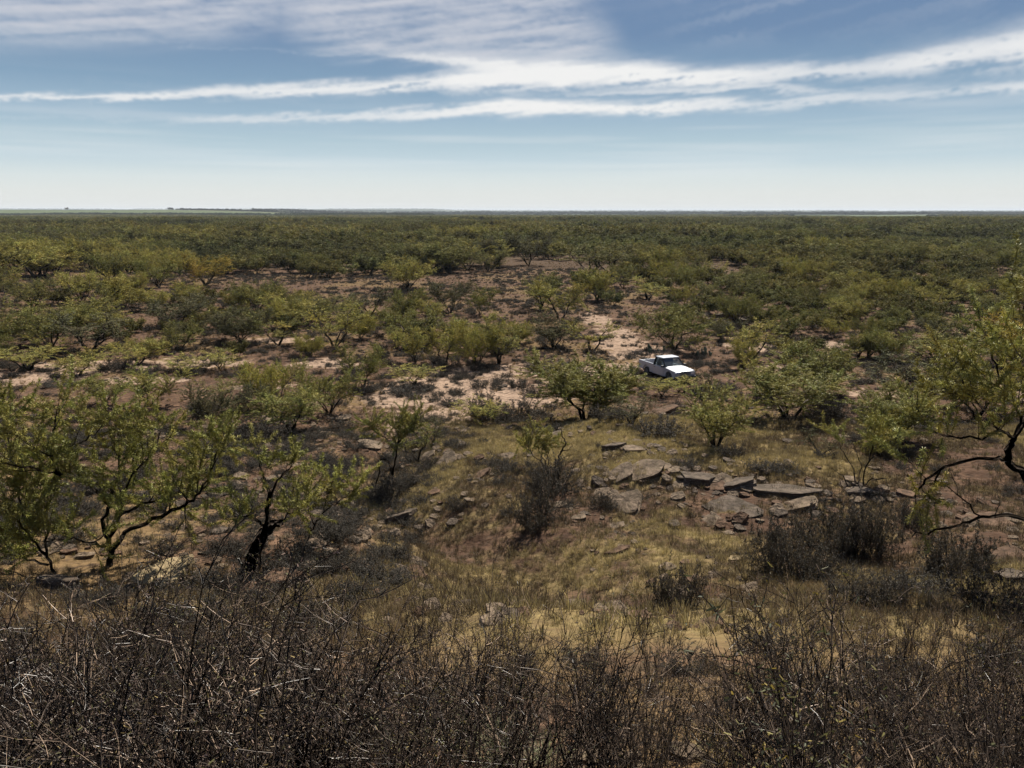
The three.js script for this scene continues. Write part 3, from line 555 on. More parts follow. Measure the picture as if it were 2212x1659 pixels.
  const M = new THREE.Matrix4(), Q = new THREE.Quaternion(), up = V(0, 1, 0), C = new THREE.Color();
  const fill = (name, geo, mat, rows, tint, W0 = 4.2, H0 = 3.7) => {
    const im = new THREE.InstancedMesh(geo, mat, rows.length); im.name = name; im.castShadow = im.receiveShadow = true; im.userData.kind = 'stuff';
    rows.forEach(([c, y], k) => {
      im.setMatrixAt(k, M.compose(V(c.x, y - 0.08, -c.d), Q.setFromAxisAngle(up, c.turn), V(c.w / W0, c.h / H0, c.w / W0)));
      if (tint) { const v = (0.5 + hash2(Math.round(c.x * 9), Math.round(c.d * 9)) * 0.75) * lerp(0.65, 1.3, fbm(c.x * 0.03 + 5, c.d * 0.03, 2)), yl = clamp((c.tone - 0.35) * 1.8 + (hash2(Math.round(c.x * 5), 3) - 0.5) * 0.6); im.setColorAt(k, C.setRGB(v * lerp(0.85, 1.25, yl), v * lerp(0.93, 1.13, yl), v)); }
    });
    wood.add(im); return im;
  };
  lots.forEach((rows, k) => { fill('woodland_trunks', farVar[k].wood, BARK, rows, false, farVar[k].w, farVar[k].h); fill('woodland_crowns', farVar[k].crown, LEAF.wood, rows, true, farVar[k].w, farVar[k].h); });
  // farther out, thickets of several crowns
  const clumps = [0, 1, 2, 3].map((k) => {
    const g = new GB(), q = rng(500 + k);
    for (let t = 0; t < 5; t++) {
      const cx = (q() - 0.5) * 7, cz = (q() - 0.5) * 7, hh = 2.6 + q() * 1.9, rr = 1.9 + q() * 1.1;
      for (let n = 0; n < 130; n++) { const b = ball(q), rad = 0.6 + 0.4 * q(); const p = V(cx + b.x * rr * rad, Math.max(0.15, hh * 0.62 + b.y * hh * 0.4 * rad), cz + b.z * rr * rad), v = 0.7 + q() * 0.6; const d = ball(q); d.y *= 0.6; g.strip(p, d.normalize(), ball(q).cross(d).normalize(), 0.75, 0.42, 0.2, 1, [v, v, v]); }
    }
    return g.build();
  });
  const far = [[], [], [], []];
  for (let d = 1000; d < 2700;) {
    const cell = 6.5 + (d - 1000) * 0.0035, half = d * 0.62 * 1.15;
    for (let x = -half; x < half; x += cell) {
      const X = x + (r() - 0.5) * cell, Dd = d + (r() - 0.5) * cell, e = r(), b = r();
      if (isField(X, Dd) || fbm(X * 0.01, Dd * 0.006, 2) < 0.3) continue;
      far[Math.floor(e * 3.99)].push([{ x: X, d: Dd, h: 3.7 * (0.8 + b * 0.5), w: 5 * (0.9 + b * 0.3), turn: e * 20, tone: fbm(X * 0.012 + 30, Dd * 0.012, 2) }, height(X, Dd)]);
    }
    d += cell;
  }
  far.forEach((rows, k) => fill('woodland_thickets', clumps[k], LEAF.wood, rows, true));
  // tree lines between the far fields
  const lines = new THREE.Group();
  tag(lines, 'far_tree_lines', 'thin dark lines of trees between far fields at the horizon', 'tree line', null, 'stuff');
  const rows = [];
  const line = (px0, px1, d0, depth, step, size, gap) => {
    for (let k = 0; k < depth; k++) { const d = d0 + k * size * 5; const x0 = (px0 - 1106) / F * d, x1 = (px1 - 1106) / F * d; for (let x = x0; x < x1; x += step) { const X = x + (r() - 0.5) * step, e = r(); if (fbm(X * 0.004 + d, 2.2, 2) < gap) continue; const Dd = d + (r() - 0.5) * size * 6; rows.push([{ x: X, d: Dd, h: 3.7 * size * (0.7 + e * 0.6), w: 5 * size, turn: e * 30, tone: 0.2 }, height(X, Dd)]); } }
  };
  line(-200, 940, 2200, 4, 6, 1.9, 0.2); line(940, 1560, 2600, 3, 8, 1.1, 0.2); line(1560, 2400, 3350, 4, 8, 2.3, 0.15); line(1560, 1700, 1900, 3, 7, 1.4, 0.2); line(1990, 2400, 1800, 6, 8, 1.3, 0.2);
  line(380, 900, 3120, 3, 9, 1.7, 0.3); line(560, 1700, 3800, 3, 10, 2.2, 0.3); line(900, 2400, 5200, 3, 14, 3.0, 0.3); line(-200, 2400, 7000, 3, 22, 2.0, 0.35); line(-200, 2400, 10800, 3, 30, 2.0, 0.42);
  const im = new THREE.InstancedMesh(clumps[0], leafMat('far trees', 0.045, 0.052, 0.03), rows.length); im.name = 'tree_line'; im.userData.kind = 'stuff';
  rows.forEach(([c, y], k) => im.setMatrixAt(k, M.compose(V(c.x, y - 0.3, -c.d), Q.setFromAxisAngle(up, c.turn), V(c.w / 5, c.h / 3.7, c.w / 5))));
  lines.add(im);
  // one large tree stands free on the raised field at the left
  const d = 3060, X = (165 - 1106) / F * d, o = new THREE.Group();
  part('trunk', farVar[0].wood, BARK, o); part('crown', farVar[0].crown, LEAF.dull, o); part('crown', farVar[3].crown, LEAF.dull, o);
  o.position.set(X, height(X, d) - 0.2, -d); o.scale.set(3.6, 2.8, 3.6); tag(o, 'field_tree', 'single dark domed tree on the far raised field at the left horizon', 'tree');
}

// ------------------------------------------------------------------ sandstone
const rockTex = byteTex(512, (x, y) => { const a = tileN(x, y, 512, 6, 6), b = tileN(x + 90, y + 40, 512, 40, 3), l = ss(0.5, 0.72, tileN(x + 300, y, 512, 12, 5)); const v = 0.62 + 0.5 * (a - 0.5) * 1.6 + (b - 0.5) * 0.35; return mix3([v, v * 0.9, v * 0.78], [v * 0.75, v * 0.72, v * 0.55], l * 0.7); });
const rockBump = byteTex(512, (x, y) => { const n = tileN(x, y * 1, 512, 10, 6); return [n, n, n]; }, false);
const stone = (name, r, g, b) => { const m = phys({ color: rgb(r, g, b), specularIntensity: 0.15, map: rockTex, bumpMap: rockBump, bumpScale: 0.03, roughness: 0.93 }); m.name = name; return m; };
const STONE = { tan: stone('tan sandstone', 0.20, 0.162, 0.128), grey: stone('grey sandstone', 0.125, 0.105, 0.09), brown: stone('brown sandstone', 0.15, 0.102, 0.075), pale: stone('pale yellow sandstone', 0.36, 0.30, 0.195) };
function slab(seed, L, W, T, N = 18, rough = 1) {                                  // irregular layered plate, flat shaded
  const r = rng(seed), rad = [], n0 = 4 + Math.floor(r() * 3), cuts = [];
  for (let k = 0; k < n0; k++) cuts.push([k / n0 * 6.283 + (r() - 0.5) * 0.8, 0.72 + r() * 0.3]);
  for (let k = 0; k < N; k++) { const a = k / N * 6.283; let q = 1.15; for (const [ca, cd] of cuts) { const c = Math.cos(a - ca); if (c > 0.05) q = Math.min(q, cd / c); } rad.push(q * (0.96 + r() * 0.09)); }
  const strata = 2 + Math.floor(r() * 2), rings = [[0.5, T, 0.05], [0.9, T, 0.06], [0.985, T * 0.965, 0.03]];
  for (let s = 0; s < strata; s++) { const y0 = T * (1 - (s + 0.12) / strata), y1 = T * (1 - (s + 0.86) / strata), o = 1 + (r() - 0.5) * 0.14 * rough; rings.push([o, y0, 0.04], [o * (0.985 + r() * 0.03), y1, 0.04], [o * 0.93, y1 - T * 0.03, 0.04]); }
  rings.push([0.95, -T * 0.25, 0.02]);
  const tx = (r() - 0.5) * 0.12 * T, pts = rings.map(([q, y, j]) => rad.map((R, k) => { const a = k / N * 6.283, z = R * q * (1 + (r() - 0.5) * j); return V(Math.cos(a) * z * L / 2, y + (r() - 0.5) * T * 0.09 * rough + Math.cos(a) * tx, Math.sin(a) * z * W / 2); }));
  const P = [], U = [], tri = (a, b, c) => { for (const v of [a, b, c]) P.push(v.x, v.y, v.z); const nrm = b.clone().sub(a).cross(c.clone().sub(a)), top = Math.abs(nrm.y) > 0.6 * nrm.length(); for (const v of [a, b, c]) U.push(...(top ? [v.x + seed, v.z * 0.9] : [(v.x - v.z) * 0.9, v.y * 2.2 + seed])); };
  const c0 = V(0, T * (1 + (r() - 0.5) * 0.05), 0);
  for (let k = 0; k < N; k++) { const j = (k + 1) % N; tri(c0, pts[0][j], pts[0][k]); for (let q = 0; q < pts.length - 1; q++) { tri(pts[q][k], pts[q][j], pts[q + 1][k]); tri(pts[q][j], pts[q + 1][j], pts[q + 1][k]); } }
  const g = new THREE.BufferGeometry(); g.setAttribute('position', new THREE.Float32BufferAttribute(P, 3)); g.setAttribute('uv', new THREE.Float32BufferAttribute(U, 2)); g.computeVertexNormals(); return g;
}
// centre x, y, width, apparent height (picture), thickness share, tilt (towards the left, towards the viewer), colour, label
const ROCKS = [
  [1358, 1090, 78, 34, 0.34, -0.34, 0.25, 'tan', 'largest tilted tan slab on the grassy slope, alone'],
  [1330, 972, 58, 16, 0.55, 0.05, -0.1, 'grey', 'black-faced boulder on the crest, largest of its trio'],
  [1366, 974, 46, 14, 0.4, 0.1, 0.05, 'tan', 'flat-topped rock right of the black-faced boulder'],
  [1413, 966, 28, 8, 0.5, 0.0, 0.0, 'grey', 'small dark rock at the right of the crest trio'],
  [1390, 1018, 92, 26, 0.16, -0.25, 0.12, 'tan', 'long leaning slab below the crest boulders, uppermost of its stack'],
  [1345, 1024, 62, 18, 0.2, -0.28, 0.1, 'tan', 'leaning slab at the left of the stacked leaning slabs'],
  [1428, 1012, 44, 16, 0.25, -0.3, 0.1, 'tan', 'leaning slab at the right of the stacked leaning slabs'],
  [1298, 1068, 46, 16, 0.25, -0.3, 0.15, 'tan', 'pair of thin blades of rock left of the big tilted slab, left blade'],
  [1316, 1072, 44, 13, 0.2, -0.3, 0.12, 'tan', 'pair of thin blades of rock left of the big tilted slab, right blade'],
  [1506, 1036, 76, 22, 0.32, 0.03, -0.12, 'grey', 'overhanging dark slab at the left end of the ledge'],
  [1468, 1048, 46, 14, 0.22, -0.12, 0.05, 'tan', 'thin slab sticking out left below the overhanging slab'],
  [1545, 1052, 46, 18, 0.25, -0.22, 0.1, 'brown', 'tilted brown plate between ledge slabs'],
  [1592, 1050, 90, 26, 0.32, -0.28, -0.2, 'grey', 'blackest undercut block in the middle of the ledge'],
  [1560, 1040, 50, 18, 0.2, -0.25, 0.12, 'tan', 'pale leaning plate on top of the undercut block'],
  [1692, 1062, 150, 26, 0.13, 0.02, -0.04, 'grey', 'longest flat slab on the right of the ledge'],
  [1580, 1102, 116, 34, 0.05, -0.06, 0.14, 'grey', 'broad smooth grey slab flush with the grass'],
  [1728, 1094, 82, 18, 0.26, -0.3, 0.02, 'tan', 'pale leaning slab pointing up right beside the dark bushes'],
  [1540, 1125, 46, 22, 0.1, -0.2, 0.1, 'tan', 'pale sliver of rock below the broad grey slab'],
  [1855, 1066, 52, 20, 0.45, -0.15, -0.05, 'grey', 'pointed dark rock right of the longest slab'],
  [1898, 1070, 34, 14, 0.5, 0.1, 0.0, 'grey', 'squat dark rock right of the pointed one'],
  [1956, 1072, 46, 16, 0.5, 0.0, 0.1, 'brown', 'brown hump of rock below the right edge tree limb'],
  [2004, 1084, 40, 12, 0.3, 0.0, 0.0, 'grey', 'low flat rock beside the brown hump'],
  [1594, 1207, 44, 12, 0.22, -0.1, 0.05, 'pale', 'small pale oval stone near the dark bushes'],
  [962, 1000, 66, 30, 0.16, -0.35, 0.2, 'tan', 'slab leaning on the left flank of the spur, right of a pair'],
  [918, 992, 56, 26, 0.16, -0.38, 0.2, 'tan', 'slab leaning on the left flank of the spur, left of a pair'],
  [1036, 1028, 56, 24, 0.16, -0.36, 0.15, 'brown', 'brown leaning plate in the grass left of the dead snag'],
  [1092, 988, 40, 12, 0.2, -0.2, 0.1, 'tan', 'narrow pale plate near the crest left of the yellow mesquite'],
  [1205, 938, 44, 9, 0.2, 0.0, 0.05, 'grey', 'flat grey slab on the crest behind the snag'],
  [872, 1120, 66, 26, 0.5, -0.15, -0.2, 'grey', 'rock with a black hollow under it at the ravine side'],
  [800, 1222, 100, 18, 0.16, 0.16, 0.0, 'tan', 'upper of the long ledges above the foreground brush'],
  [846, 1262, 92, 24, 0.16, 0.22, 0.02, 'tan', 'lower of the long ledges above the foreground brush'],
  [722, 1198, 70, 16, 0.18, 0.14, 0.0, 'tan', 'ledge of rock behind the upper long ledge'],
  [842, 1290, 70, 22, 0.2, 0.3, 0.1, 'brown', 'sloping plate under the lower long ledge'],
  [350, 1255, 118, 60, 0.5, 0.06, 0.12, 'pale', 'large pale yellow block under the big left mesquite'],
  [385, 1226, 70, 36, 0.5, -0.1, 0.1, 'pale', 'pale yellow block leaning behind the large one'],
  [112, 1266, 80, 48, 0.6, 0.1, -0.1, 'grey', 'dark boulder at the lower left under the leafy mesquite'],
  [612, 1262, 86, 50, 0.6, 0.0, 0.12, 'brown', 'rounded brown boulder right of the black stump'],
  [560, 1288, 90, 40, 0.4, 0.2, 0.1, 'brown', 'rust brown block below the black stump'],
  [292, 1274, 50, 34, 0.4, 0.1, 0.1, 'grey', 'grey slab edge left of the pale yellow block'],
  [1386, 1338, 62, 36, 0.5, 0.0, 0.1, 'brown', 'rounded pinkish boulder just above the right brush'],
  [1530, 1356, 90, 36, 0.2, -0.35, 0.1, 'brown', 'leaning brown slab just above the right brush'],
  [1465, 1356, 50, 26, 0.3, 0.1, 0.1, 'brown', 'small brown slab between the boulder and the leaning slab'],
  [1615, 1275, 62, 18, 0.2, -0.2, 0.1, 'tan', 'flat plate below the dark bushes'],
  [1700, 1222, 40, 12, 0.3, 0.0, 0.1, 'brown', 'half-buried brown stone beside the dark bushes'],
  [2130, 1130, 110, 40, 0.1, -0.15, 0.15, 'brown', 'broad bare rock face under the right edge tree'],
  [2188, 1254, 70, 40, 0.6, 0.0, -0.1, 'grey', 'black boulder at the right edge above the brush'],
  [2170, 1206, 90, 36, 0.14, -0.25, 0.15, 'brown', 'ribbed rock slab right of the fallen branch'],
  [592, 1000, 0, 0], [470, 1068, 54, 14, 0.3, 0.1, 0.0, 'grey', 'dark ledge in the rubble left of the stump tree'],
  [505, 1060, 46, 12, 0.35, -0.1, -0.1, 'grey', 'second dark ledge in the rubble, right of the first'],
  [520, 1030, 36, 14, 0.3, 0.1, 0.1, 'tan', 'tan stone above the dark rubble ledges'],
  [585, 912, 46, 14, 0.3, 0.15, 0.1, 'tan', 'tan stone below the fan-stemmed mesquite'],
  [745, 905, 40, 8, 0.3, 0.0, 0.05, 'tan', 'pale slab at the upper left of the ravine'],
  [800, 962, 48, 12, 0.2, 0.1, 0.1, 'tan', 'flat pale slab left of the ravine mesquite'],
  [705, 940, 34, 11, 0.3, 0.1, 0.1, 'tan', 'pale stone in the ravine head'],
  [640, 1008, 34, 16, 0.3, 0.1, 0.1, 'tan', 'stone behind the small rounded treetop'],
  [720, 1050, 42, 18, 0.2, 0.2, 0.15, 'brown', 'brown plate in the ravine right of the stump tree'],
  [1440, 892, 60, 18, 0.4, -0.4, -0.1, 'brown', 'dark slanting rock on the mound below the pickup'],
  [1560, 686, 36, 12, 0.6, -0.2, -0.1, 'grey', 'upper left boulder of the outcrop beyond the pickup'],
  [1582, 692, 40, 14, 0.6, 0.3, 0.0, 'brown', 'largest pointed boulder of the outcrop beyond the pickup'],
  [1606, 694, 30, 9, 0.5, 0.1, 0.0, 'grey', 'layered block in the middle of the outcrop beyond the pickup'],
  [1630, 688, 34, 10, 0.5, 0.0, 0.0, 'grey', 'dark block right of the middle in the far outcrop'],
  [1652, 692, 34, 11, 0.5, 0.1, 0.0, 'grey', 'rightmost grey block of the far outcrop'],
  [1520, 682, 30, 8, 0.4, -0.2, 0.1, 'tan', 'leftmost leaning stone of the far outcrop'],
  [1888, 1012, 30, 6, 0.3, 0.0, 0.0, 'tan', 'white-edged flat stone behind the bare forked stems'],
  [1210, 1090, 34, 10, 0.2, -0.2, 0.1, 'tan', 'small plate left of the grey bush in the bowl'],
  [1250, 1118, 36, 10, 0.2, -0.2, 0.1, 'tan', 'small plate right of the grey bush in the bowl'],
  [1330, 1136, 44, 11, 0.15, -0.2, 0.1, 'tan', 'pale plate in the grass below the big tilted slab'],
  [1320, 1160, 40, 10, 0.2, -0.1, 0.1, 'brown', 'brown plate lower down below the big tilted slab'],
  [940, 1066, 30, 12, 0.5, 0.0, 0.0, 'brown', 'single brown stone in the grass of the bowl'],
  [1335, 1190, 56, 11, 0.2, -0.15, 0.08, 'brown', 'low brown ledge at the bottom of the bowl'],
  [1300, 1648, 170, 44, 0.25, 0.05, 0.1, 'tan', 'pale ledge at the bottom edge, under the middle brush'],
  [1480, 1640, 110, 60, 0.5, 0.05, 0.1, 'tan', 'pale block at the bottom edge, right of the pale ledge'],
];
const ledge = [];
ROCKS.forEach(([px, py, w, h, th, tl, tv, mat, label], k) => {
  if (!w) return;
  const s = standAt(px, py), m = s.d / F, L = w * m, sin = (EYE.y - s.y) / Math.hypot(s.d, EYE.y - s.y), T = Math.max(0.05, th * L * 0.66), Wd = clamp((h * m) / Math.max(0.25, sin) * 1.25 - T * 0.6, L * 0.4, L * 1.1);
  const g = slab(1000 + k, L, Wd, T, py > 1180 || w > 70 ? 26 : 18), q = new THREE.Mesh(g, STONE[mat]); q.castShadow = q.receiveShadow = true;
  const ns = (height(s.x, s.d + 0.5) - height(s.x, s.d - 0.5)), e = (height(s.x + 0.5, s.d) - height(s.x - 0.5, s.d));
  q.rotation.set(-Math.atan(-ns) * 0.0 + Math.atan(ns) * 0.7 * -1 * -1 + tv, (hash2(k, 9) - 0.5) * 0.7, Math.atan(e) * 0.7 - tl);
  q.position.set(s.x, s.y - T * 0.36, -s.d); ledge.push([s.x, s.d, L]);
  tag(q, T / L > 0.4 ? 'boulder' : 'flat_rock', label, T / L > 0.4 ? 'boulder' : 'rock', 'sandstone on the hillside');
});
{
  const r = rng(4242), rub = new THREE.Group(); tag(rub, 'rubble', 'loose sandstone chips strewn over the hillside', 'rubble', null, 'stuff');
  const M = new THREE.Matrix4(), E = new THREE.Euler(), Q = new THREE.Quaternion();
  const loose = [];
  [['tan', 0], ['grey', 1], ['brown', 2], ['tan', 3]].forEach(([mat, k]) => {
    const g = slab(3000 + k, 1, 0.8, 0.26, 9, 1.4), rows = [];
    for (let n = 0; n < 9000 && rows.length < 2600; n++) {
      const d = 7 + Math.pow(r(), 0.8) * 62, x = (r() * 2 - 1) * (0.66 * d + 2), p = fbm(x * 0.25 + 60, d * 0.25, 3), q = r(), a = r(), t1 = r(), t2 = r();
      const want = ss(0.46, 0.64, p) * 0.8 * ss(7, 15, d) * (d > 45 ? 0.35 : 1) * lerp(1, 0.75, ss(-6, 0, x) * ss(46, 40, d)); if (q > want) continue;
      const sz = 0.04 + Math.pow(a, 4.6) * 0.42; rows.push([x, d, sz, t1, t2]);
    }
    for (const [lx, ld, L] of ledge) for (let n = 0; n < 5; n++) { const a = r() * 6.28, b = L * (0.45 + r() * 1.1), t = r(); rows.push([lx + Math.cos(a) * b, ld + Math.sin(a) * b, Math.min(0.5, L * (0.1 + t * t * 0.3)), r(), r()]); }
    const pose = ([x, d, s, a, b], o) => { o.position.set(x, height(x, d) - s * 0.03, -d); o.rotation.set((b - 0.5) * 0.5 + 0.18, a * 6.28, (a * 7 % 1 - 0.5) * 0.5); o.scale.set(s, s * (0.6 + b * 0.8), s); o.updateMatrix(); };
    const big = (q) => { const [px, py] = project(V(q[0], height(q[0], q[1]), -q[1])); return px > 0 && px < 2212 && py < 1300 && q[2] * F / q[1] > 22.5; };
    for (const q of rows.filter(big)) loose.push({ q, g, mat, pose });
    const rest = rows.filter((q) => !big(q)), dummy = new THREE.Object3D();
    const im = new THREE.InstancedMesh(g, STONE[mat], rest.length); im.name = 'chips'; im.userData.kind = 'stuff'; im.castShadow = im.receiveShadow = true;
    rest.forEach((q, i) => { pose(q, dummy); im.setMatrixAt(i, dummy.matrix); });
    rub.add(im);
  });
  loose.sort((a, b) => b.q[2] / b.q[1] - a.q[2] / a.q[1]);
  const marks = [[1358, 1080, 'the largest tilted slab'], [1345, 970, 'the crest trio of rocks'], [1400, 1018, 'the stacked leaning slabs'], [1530, 1045, 'the overhanging ledge'], [1692, 1060, 'the longest flat slab'], [1590, 1105, 'the broad smooth slab'], [1728, 1094, 'the pale leaning slab'], [1880, 1066, 'the pointed dark rock'], [1980, 1080, 'the brown hump rock'], [940, 998, 'the paired flank slabs'], [1036, 1028, 'the brown leaning plate'], [872, 1115, 'the hollowed rock'], [820, 1240, 'the long ledges'], [350, 1240, 'the pale yellow block'], [600, 1262, 'the black stump'], [490, 1062, 'the dark rubble ledges'], [740, 1050, 'the slender yellowish mesquite'], [845, 1060, 'the dead arched limb'], [1160, 1110, 'the grey bowl bush'], [1195, 1040, 'the dead snag'], [1335, 1185, 'the low brown ledge'], [1440, 890, 'the slanting mound rock'], [625, 920, 'the fan-stemmed mesquite'], [320, 880, 'the V-trunk mesquite'], [240, 1200, 'the big left mesquite'], [1460, 1290, 'the dark upright bush'], [1700, 1200, 'the dark bush cluster'], [2130, 1130, 'the right edge tree'], [1600, 690, 'the far outcrop'], [770, 950, 'the ravine head']];
  loose.forEach(({ q, g, mat, pose }) => {
    const m = new THREE.Mesh(g, STONE[mat]); m.castShadow = m.receiveShadow = true; pose(q, m);
    const [px, py] = project(m.position), best = marks.reduce((a, b) => (Math.hypot(b[0] - px, (b[1] - py) * 1.5) < Math.hypot(a[0] - px, (a[1] - py) * 1.5) ? b : a)), dx = px - best[0], dy = py - best[1];
    const row = dy < -12 ? 'above' : dy > 12 ? 'below' : '', side = dx < -18 ? 'left of' : dx > 18 ? 'right of' : '', far = Math.hypot(dx, dy) > 110 ? 'well ' : '', size = q[2] < 0.22 ? 'small' : q[2] > 0.36 ? 'large' : 'middle-sized';
    tag(m, 'loose_stone', size + ' loose ' + mat + ' stone ' + far + (row && side ? row + ' and ' + side : row || side || 'touching') + ' ' + best[2], 'stone', 'loose stones around ' + best[2].slice(4));
  });
}

// ------------------------------------------------------------------ shrubs
function shrub(seed, o) {
  const r = rng(seed), wood = new GB(), leaf = new GB(), fat = o.fat ?? 1;
  const sprout = (p) => { const c = o.tones[Math.floor(Math.pow(r(), 1.6) * o.tones.length)], v = 0.7 + r() * 0.6, d = ball(r), s = ball(r).cross(d).normalize(); leaf.strip(p, d, s, o.leaf * (0.6 + r() * 0.8), o.leaf * 0.62, 0.1, 1, [c[0] * v, c[1] * v, c[2] * v]); };
  for (let k = 0; k < o.stems; k++) {
    const a = r() * 6.283, b = Math.sqrt(r()) * o.R * 0.42, tilt = Math.pow(r(), 0.8) * o.spread, p = V(Math.cos(a) * b, -0.06, Math.sin(a) * b), a2 = a + (r() - 0.5) * 1.6;
    const dir = V(Math.cos(a2) * Math.sin(tilt), Math.cos(tilt), Math.sin(a2) * Math.sin(tilt)), len = o.H * (0.55 + r() * 0.55) * (o.long && r() < 0.14 ? 1.32 : 1);
    const pale = r() < (o.pale ?? 0.06), tone = pale ? [3.6, 3.3, 3.0] : (() => { const v = (0.35 + r() * r() * 1.2) * (o.dark ?? 1); return [v, v * 0.96, v * 0.95]; })();
    const pts = grow(r, p, dir, len, 7, 0.34, o.arch ? (r() - 0.62) * 0.9 : 0.1);
    wood.tube(pts, (0.0048 + r() * 0.003) * fat, 0.0017 * fat, 4, tone);
    const n = Math.round(len / o.gap);
    for (let s = 0; s < n; s++) {
      const t = 0.14 + 0.86 * (s + r()) / n, q = along(pts, Math.min(0.995, t)), d = headed(pts, Math.min(0.99, t)).multiplyScalar(0.75).add(ball(r).multiplyScalar(0.8)).normalize(), l = o.H * (0.1 + r() * 0.28) * (1.15 - 0.5 * t);
      const tw = grow(r, q, d, l, 3, 0.5, 0.12); wood.tube(tw, 0.0026 * fat, 0.0012 * fat, 3, tone);
      const m = Math.round(l / o.gap2);
      for (let u = 0; u < m; u++) {
        const w = along(tw, Math.min(0.99, 0.15 + 0.85 * (u + r()) / m)), e = headed(tw, 0.5).multiplyScalar(0.6).add(ball(r)).normalize(), l2 = l * (0.2 + r() * 0.35);
        const st = [w, w.clone().addScaledVector(e, l2 * 0.55), w.clone().addScaledVector(e, l2).addScaledVector(ball(r), l2 * 0.15)]; wood.tube(st, 0.0016 * fat, 0.0009 * fat, 3, tone);
        for (let z = 0; z < o.leaves; z++) if (r() < o.leafy) sprout(along(st, r() * 0.99));
      }
      for (let z = 0; z < o.leaves * 2; z++) if (r() < o.leafy) sprout(along(tw, r() * 0.99));
    }
  }
  return { wood: wood.build(), leaf: leaf.build() };
}
const STALK = phys({ color: rgb(0.19, 0.145, 0.115), roughness: 0.8, specularIntensity: 0.25, vertexColors: true }); STALK.name = 'dull twig bark';
const SMALL = phys({ color: rgb(1, 1, 1), roughness: 0.85, specularIntensity: 0.4, transmission: 0.35, thickness: 0, vertexColors: true, side: THREE.DoubleSide }); SMALL.name = 'small leaves';
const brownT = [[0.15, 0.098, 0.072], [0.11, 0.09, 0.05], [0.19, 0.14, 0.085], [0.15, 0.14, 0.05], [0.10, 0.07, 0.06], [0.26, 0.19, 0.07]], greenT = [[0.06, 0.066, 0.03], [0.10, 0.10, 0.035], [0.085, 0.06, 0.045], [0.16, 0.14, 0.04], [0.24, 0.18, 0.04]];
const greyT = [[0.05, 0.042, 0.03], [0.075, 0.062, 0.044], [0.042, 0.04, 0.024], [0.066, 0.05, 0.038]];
const brush = { leafy: [], bare: [], sparse: [] };
for (let k = 0; k < 4; k++) {
  brush.leafy.push(shrub(600 + k, { H: 1, R: 0.55, stems: 22, spread: 0.62, gap: 0.085, gap2: 0.075, leaf: 0.0135, leaves: 3, leafy: 0.6, tones: brownT, pale: 0.07, arch: true, long: true }));
  brush.bare.push(shrub(620 + k, { H: 1, R: 0.5, stems: 24, spread: 0.5, gap: 0.1, gap2: 0.085, fat: 1.0 + 0.35 * (k % 2), leaf: 0.016, leaves: 1, leafy: 0.28, tones: brownT, pale: 0.08, arch: true, long: true }));
}
for (let k = 0; k < 3; k++) brush.sparse.push(shrub(640 + k, { H: 1, R: 0.35, stems: 11, spread: 0.5, gap: 0.1, gap2: 0.09, leaf: 0.026, leaves: 2, leafy: 0.42, tones: greenT, pale: 0.1, long: true }));
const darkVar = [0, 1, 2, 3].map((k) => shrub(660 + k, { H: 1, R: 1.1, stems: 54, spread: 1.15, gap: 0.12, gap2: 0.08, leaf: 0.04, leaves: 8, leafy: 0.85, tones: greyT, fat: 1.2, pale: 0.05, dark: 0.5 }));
const wispVar = [0, 1].map((k) => shrub(680 + k, { H: 1, R: 0.3, stems: 8, spread: 0.6, gap: 0.16, gap2: 0.12, leaf: 0.03, leaves: 1, leafy: 0.2, tones: greyT, fat: 1.8, pale: 0.05 }));
function plantShrub(v, p, sx, sy, turn, name, label, group, lean = 0) {
  const o = new THREE.Group(); part('stems', v.wood, name === 'brush_shrub' ? TWIG : STALK, o); part('leaves', v.leaf, SMALL, o); o.position.copy(p); o.scale.set(sx, sy, sx); o.rotation.set(lean, turn, lean * 0.6); return tag(o, name, label, 'shrub', group);
}
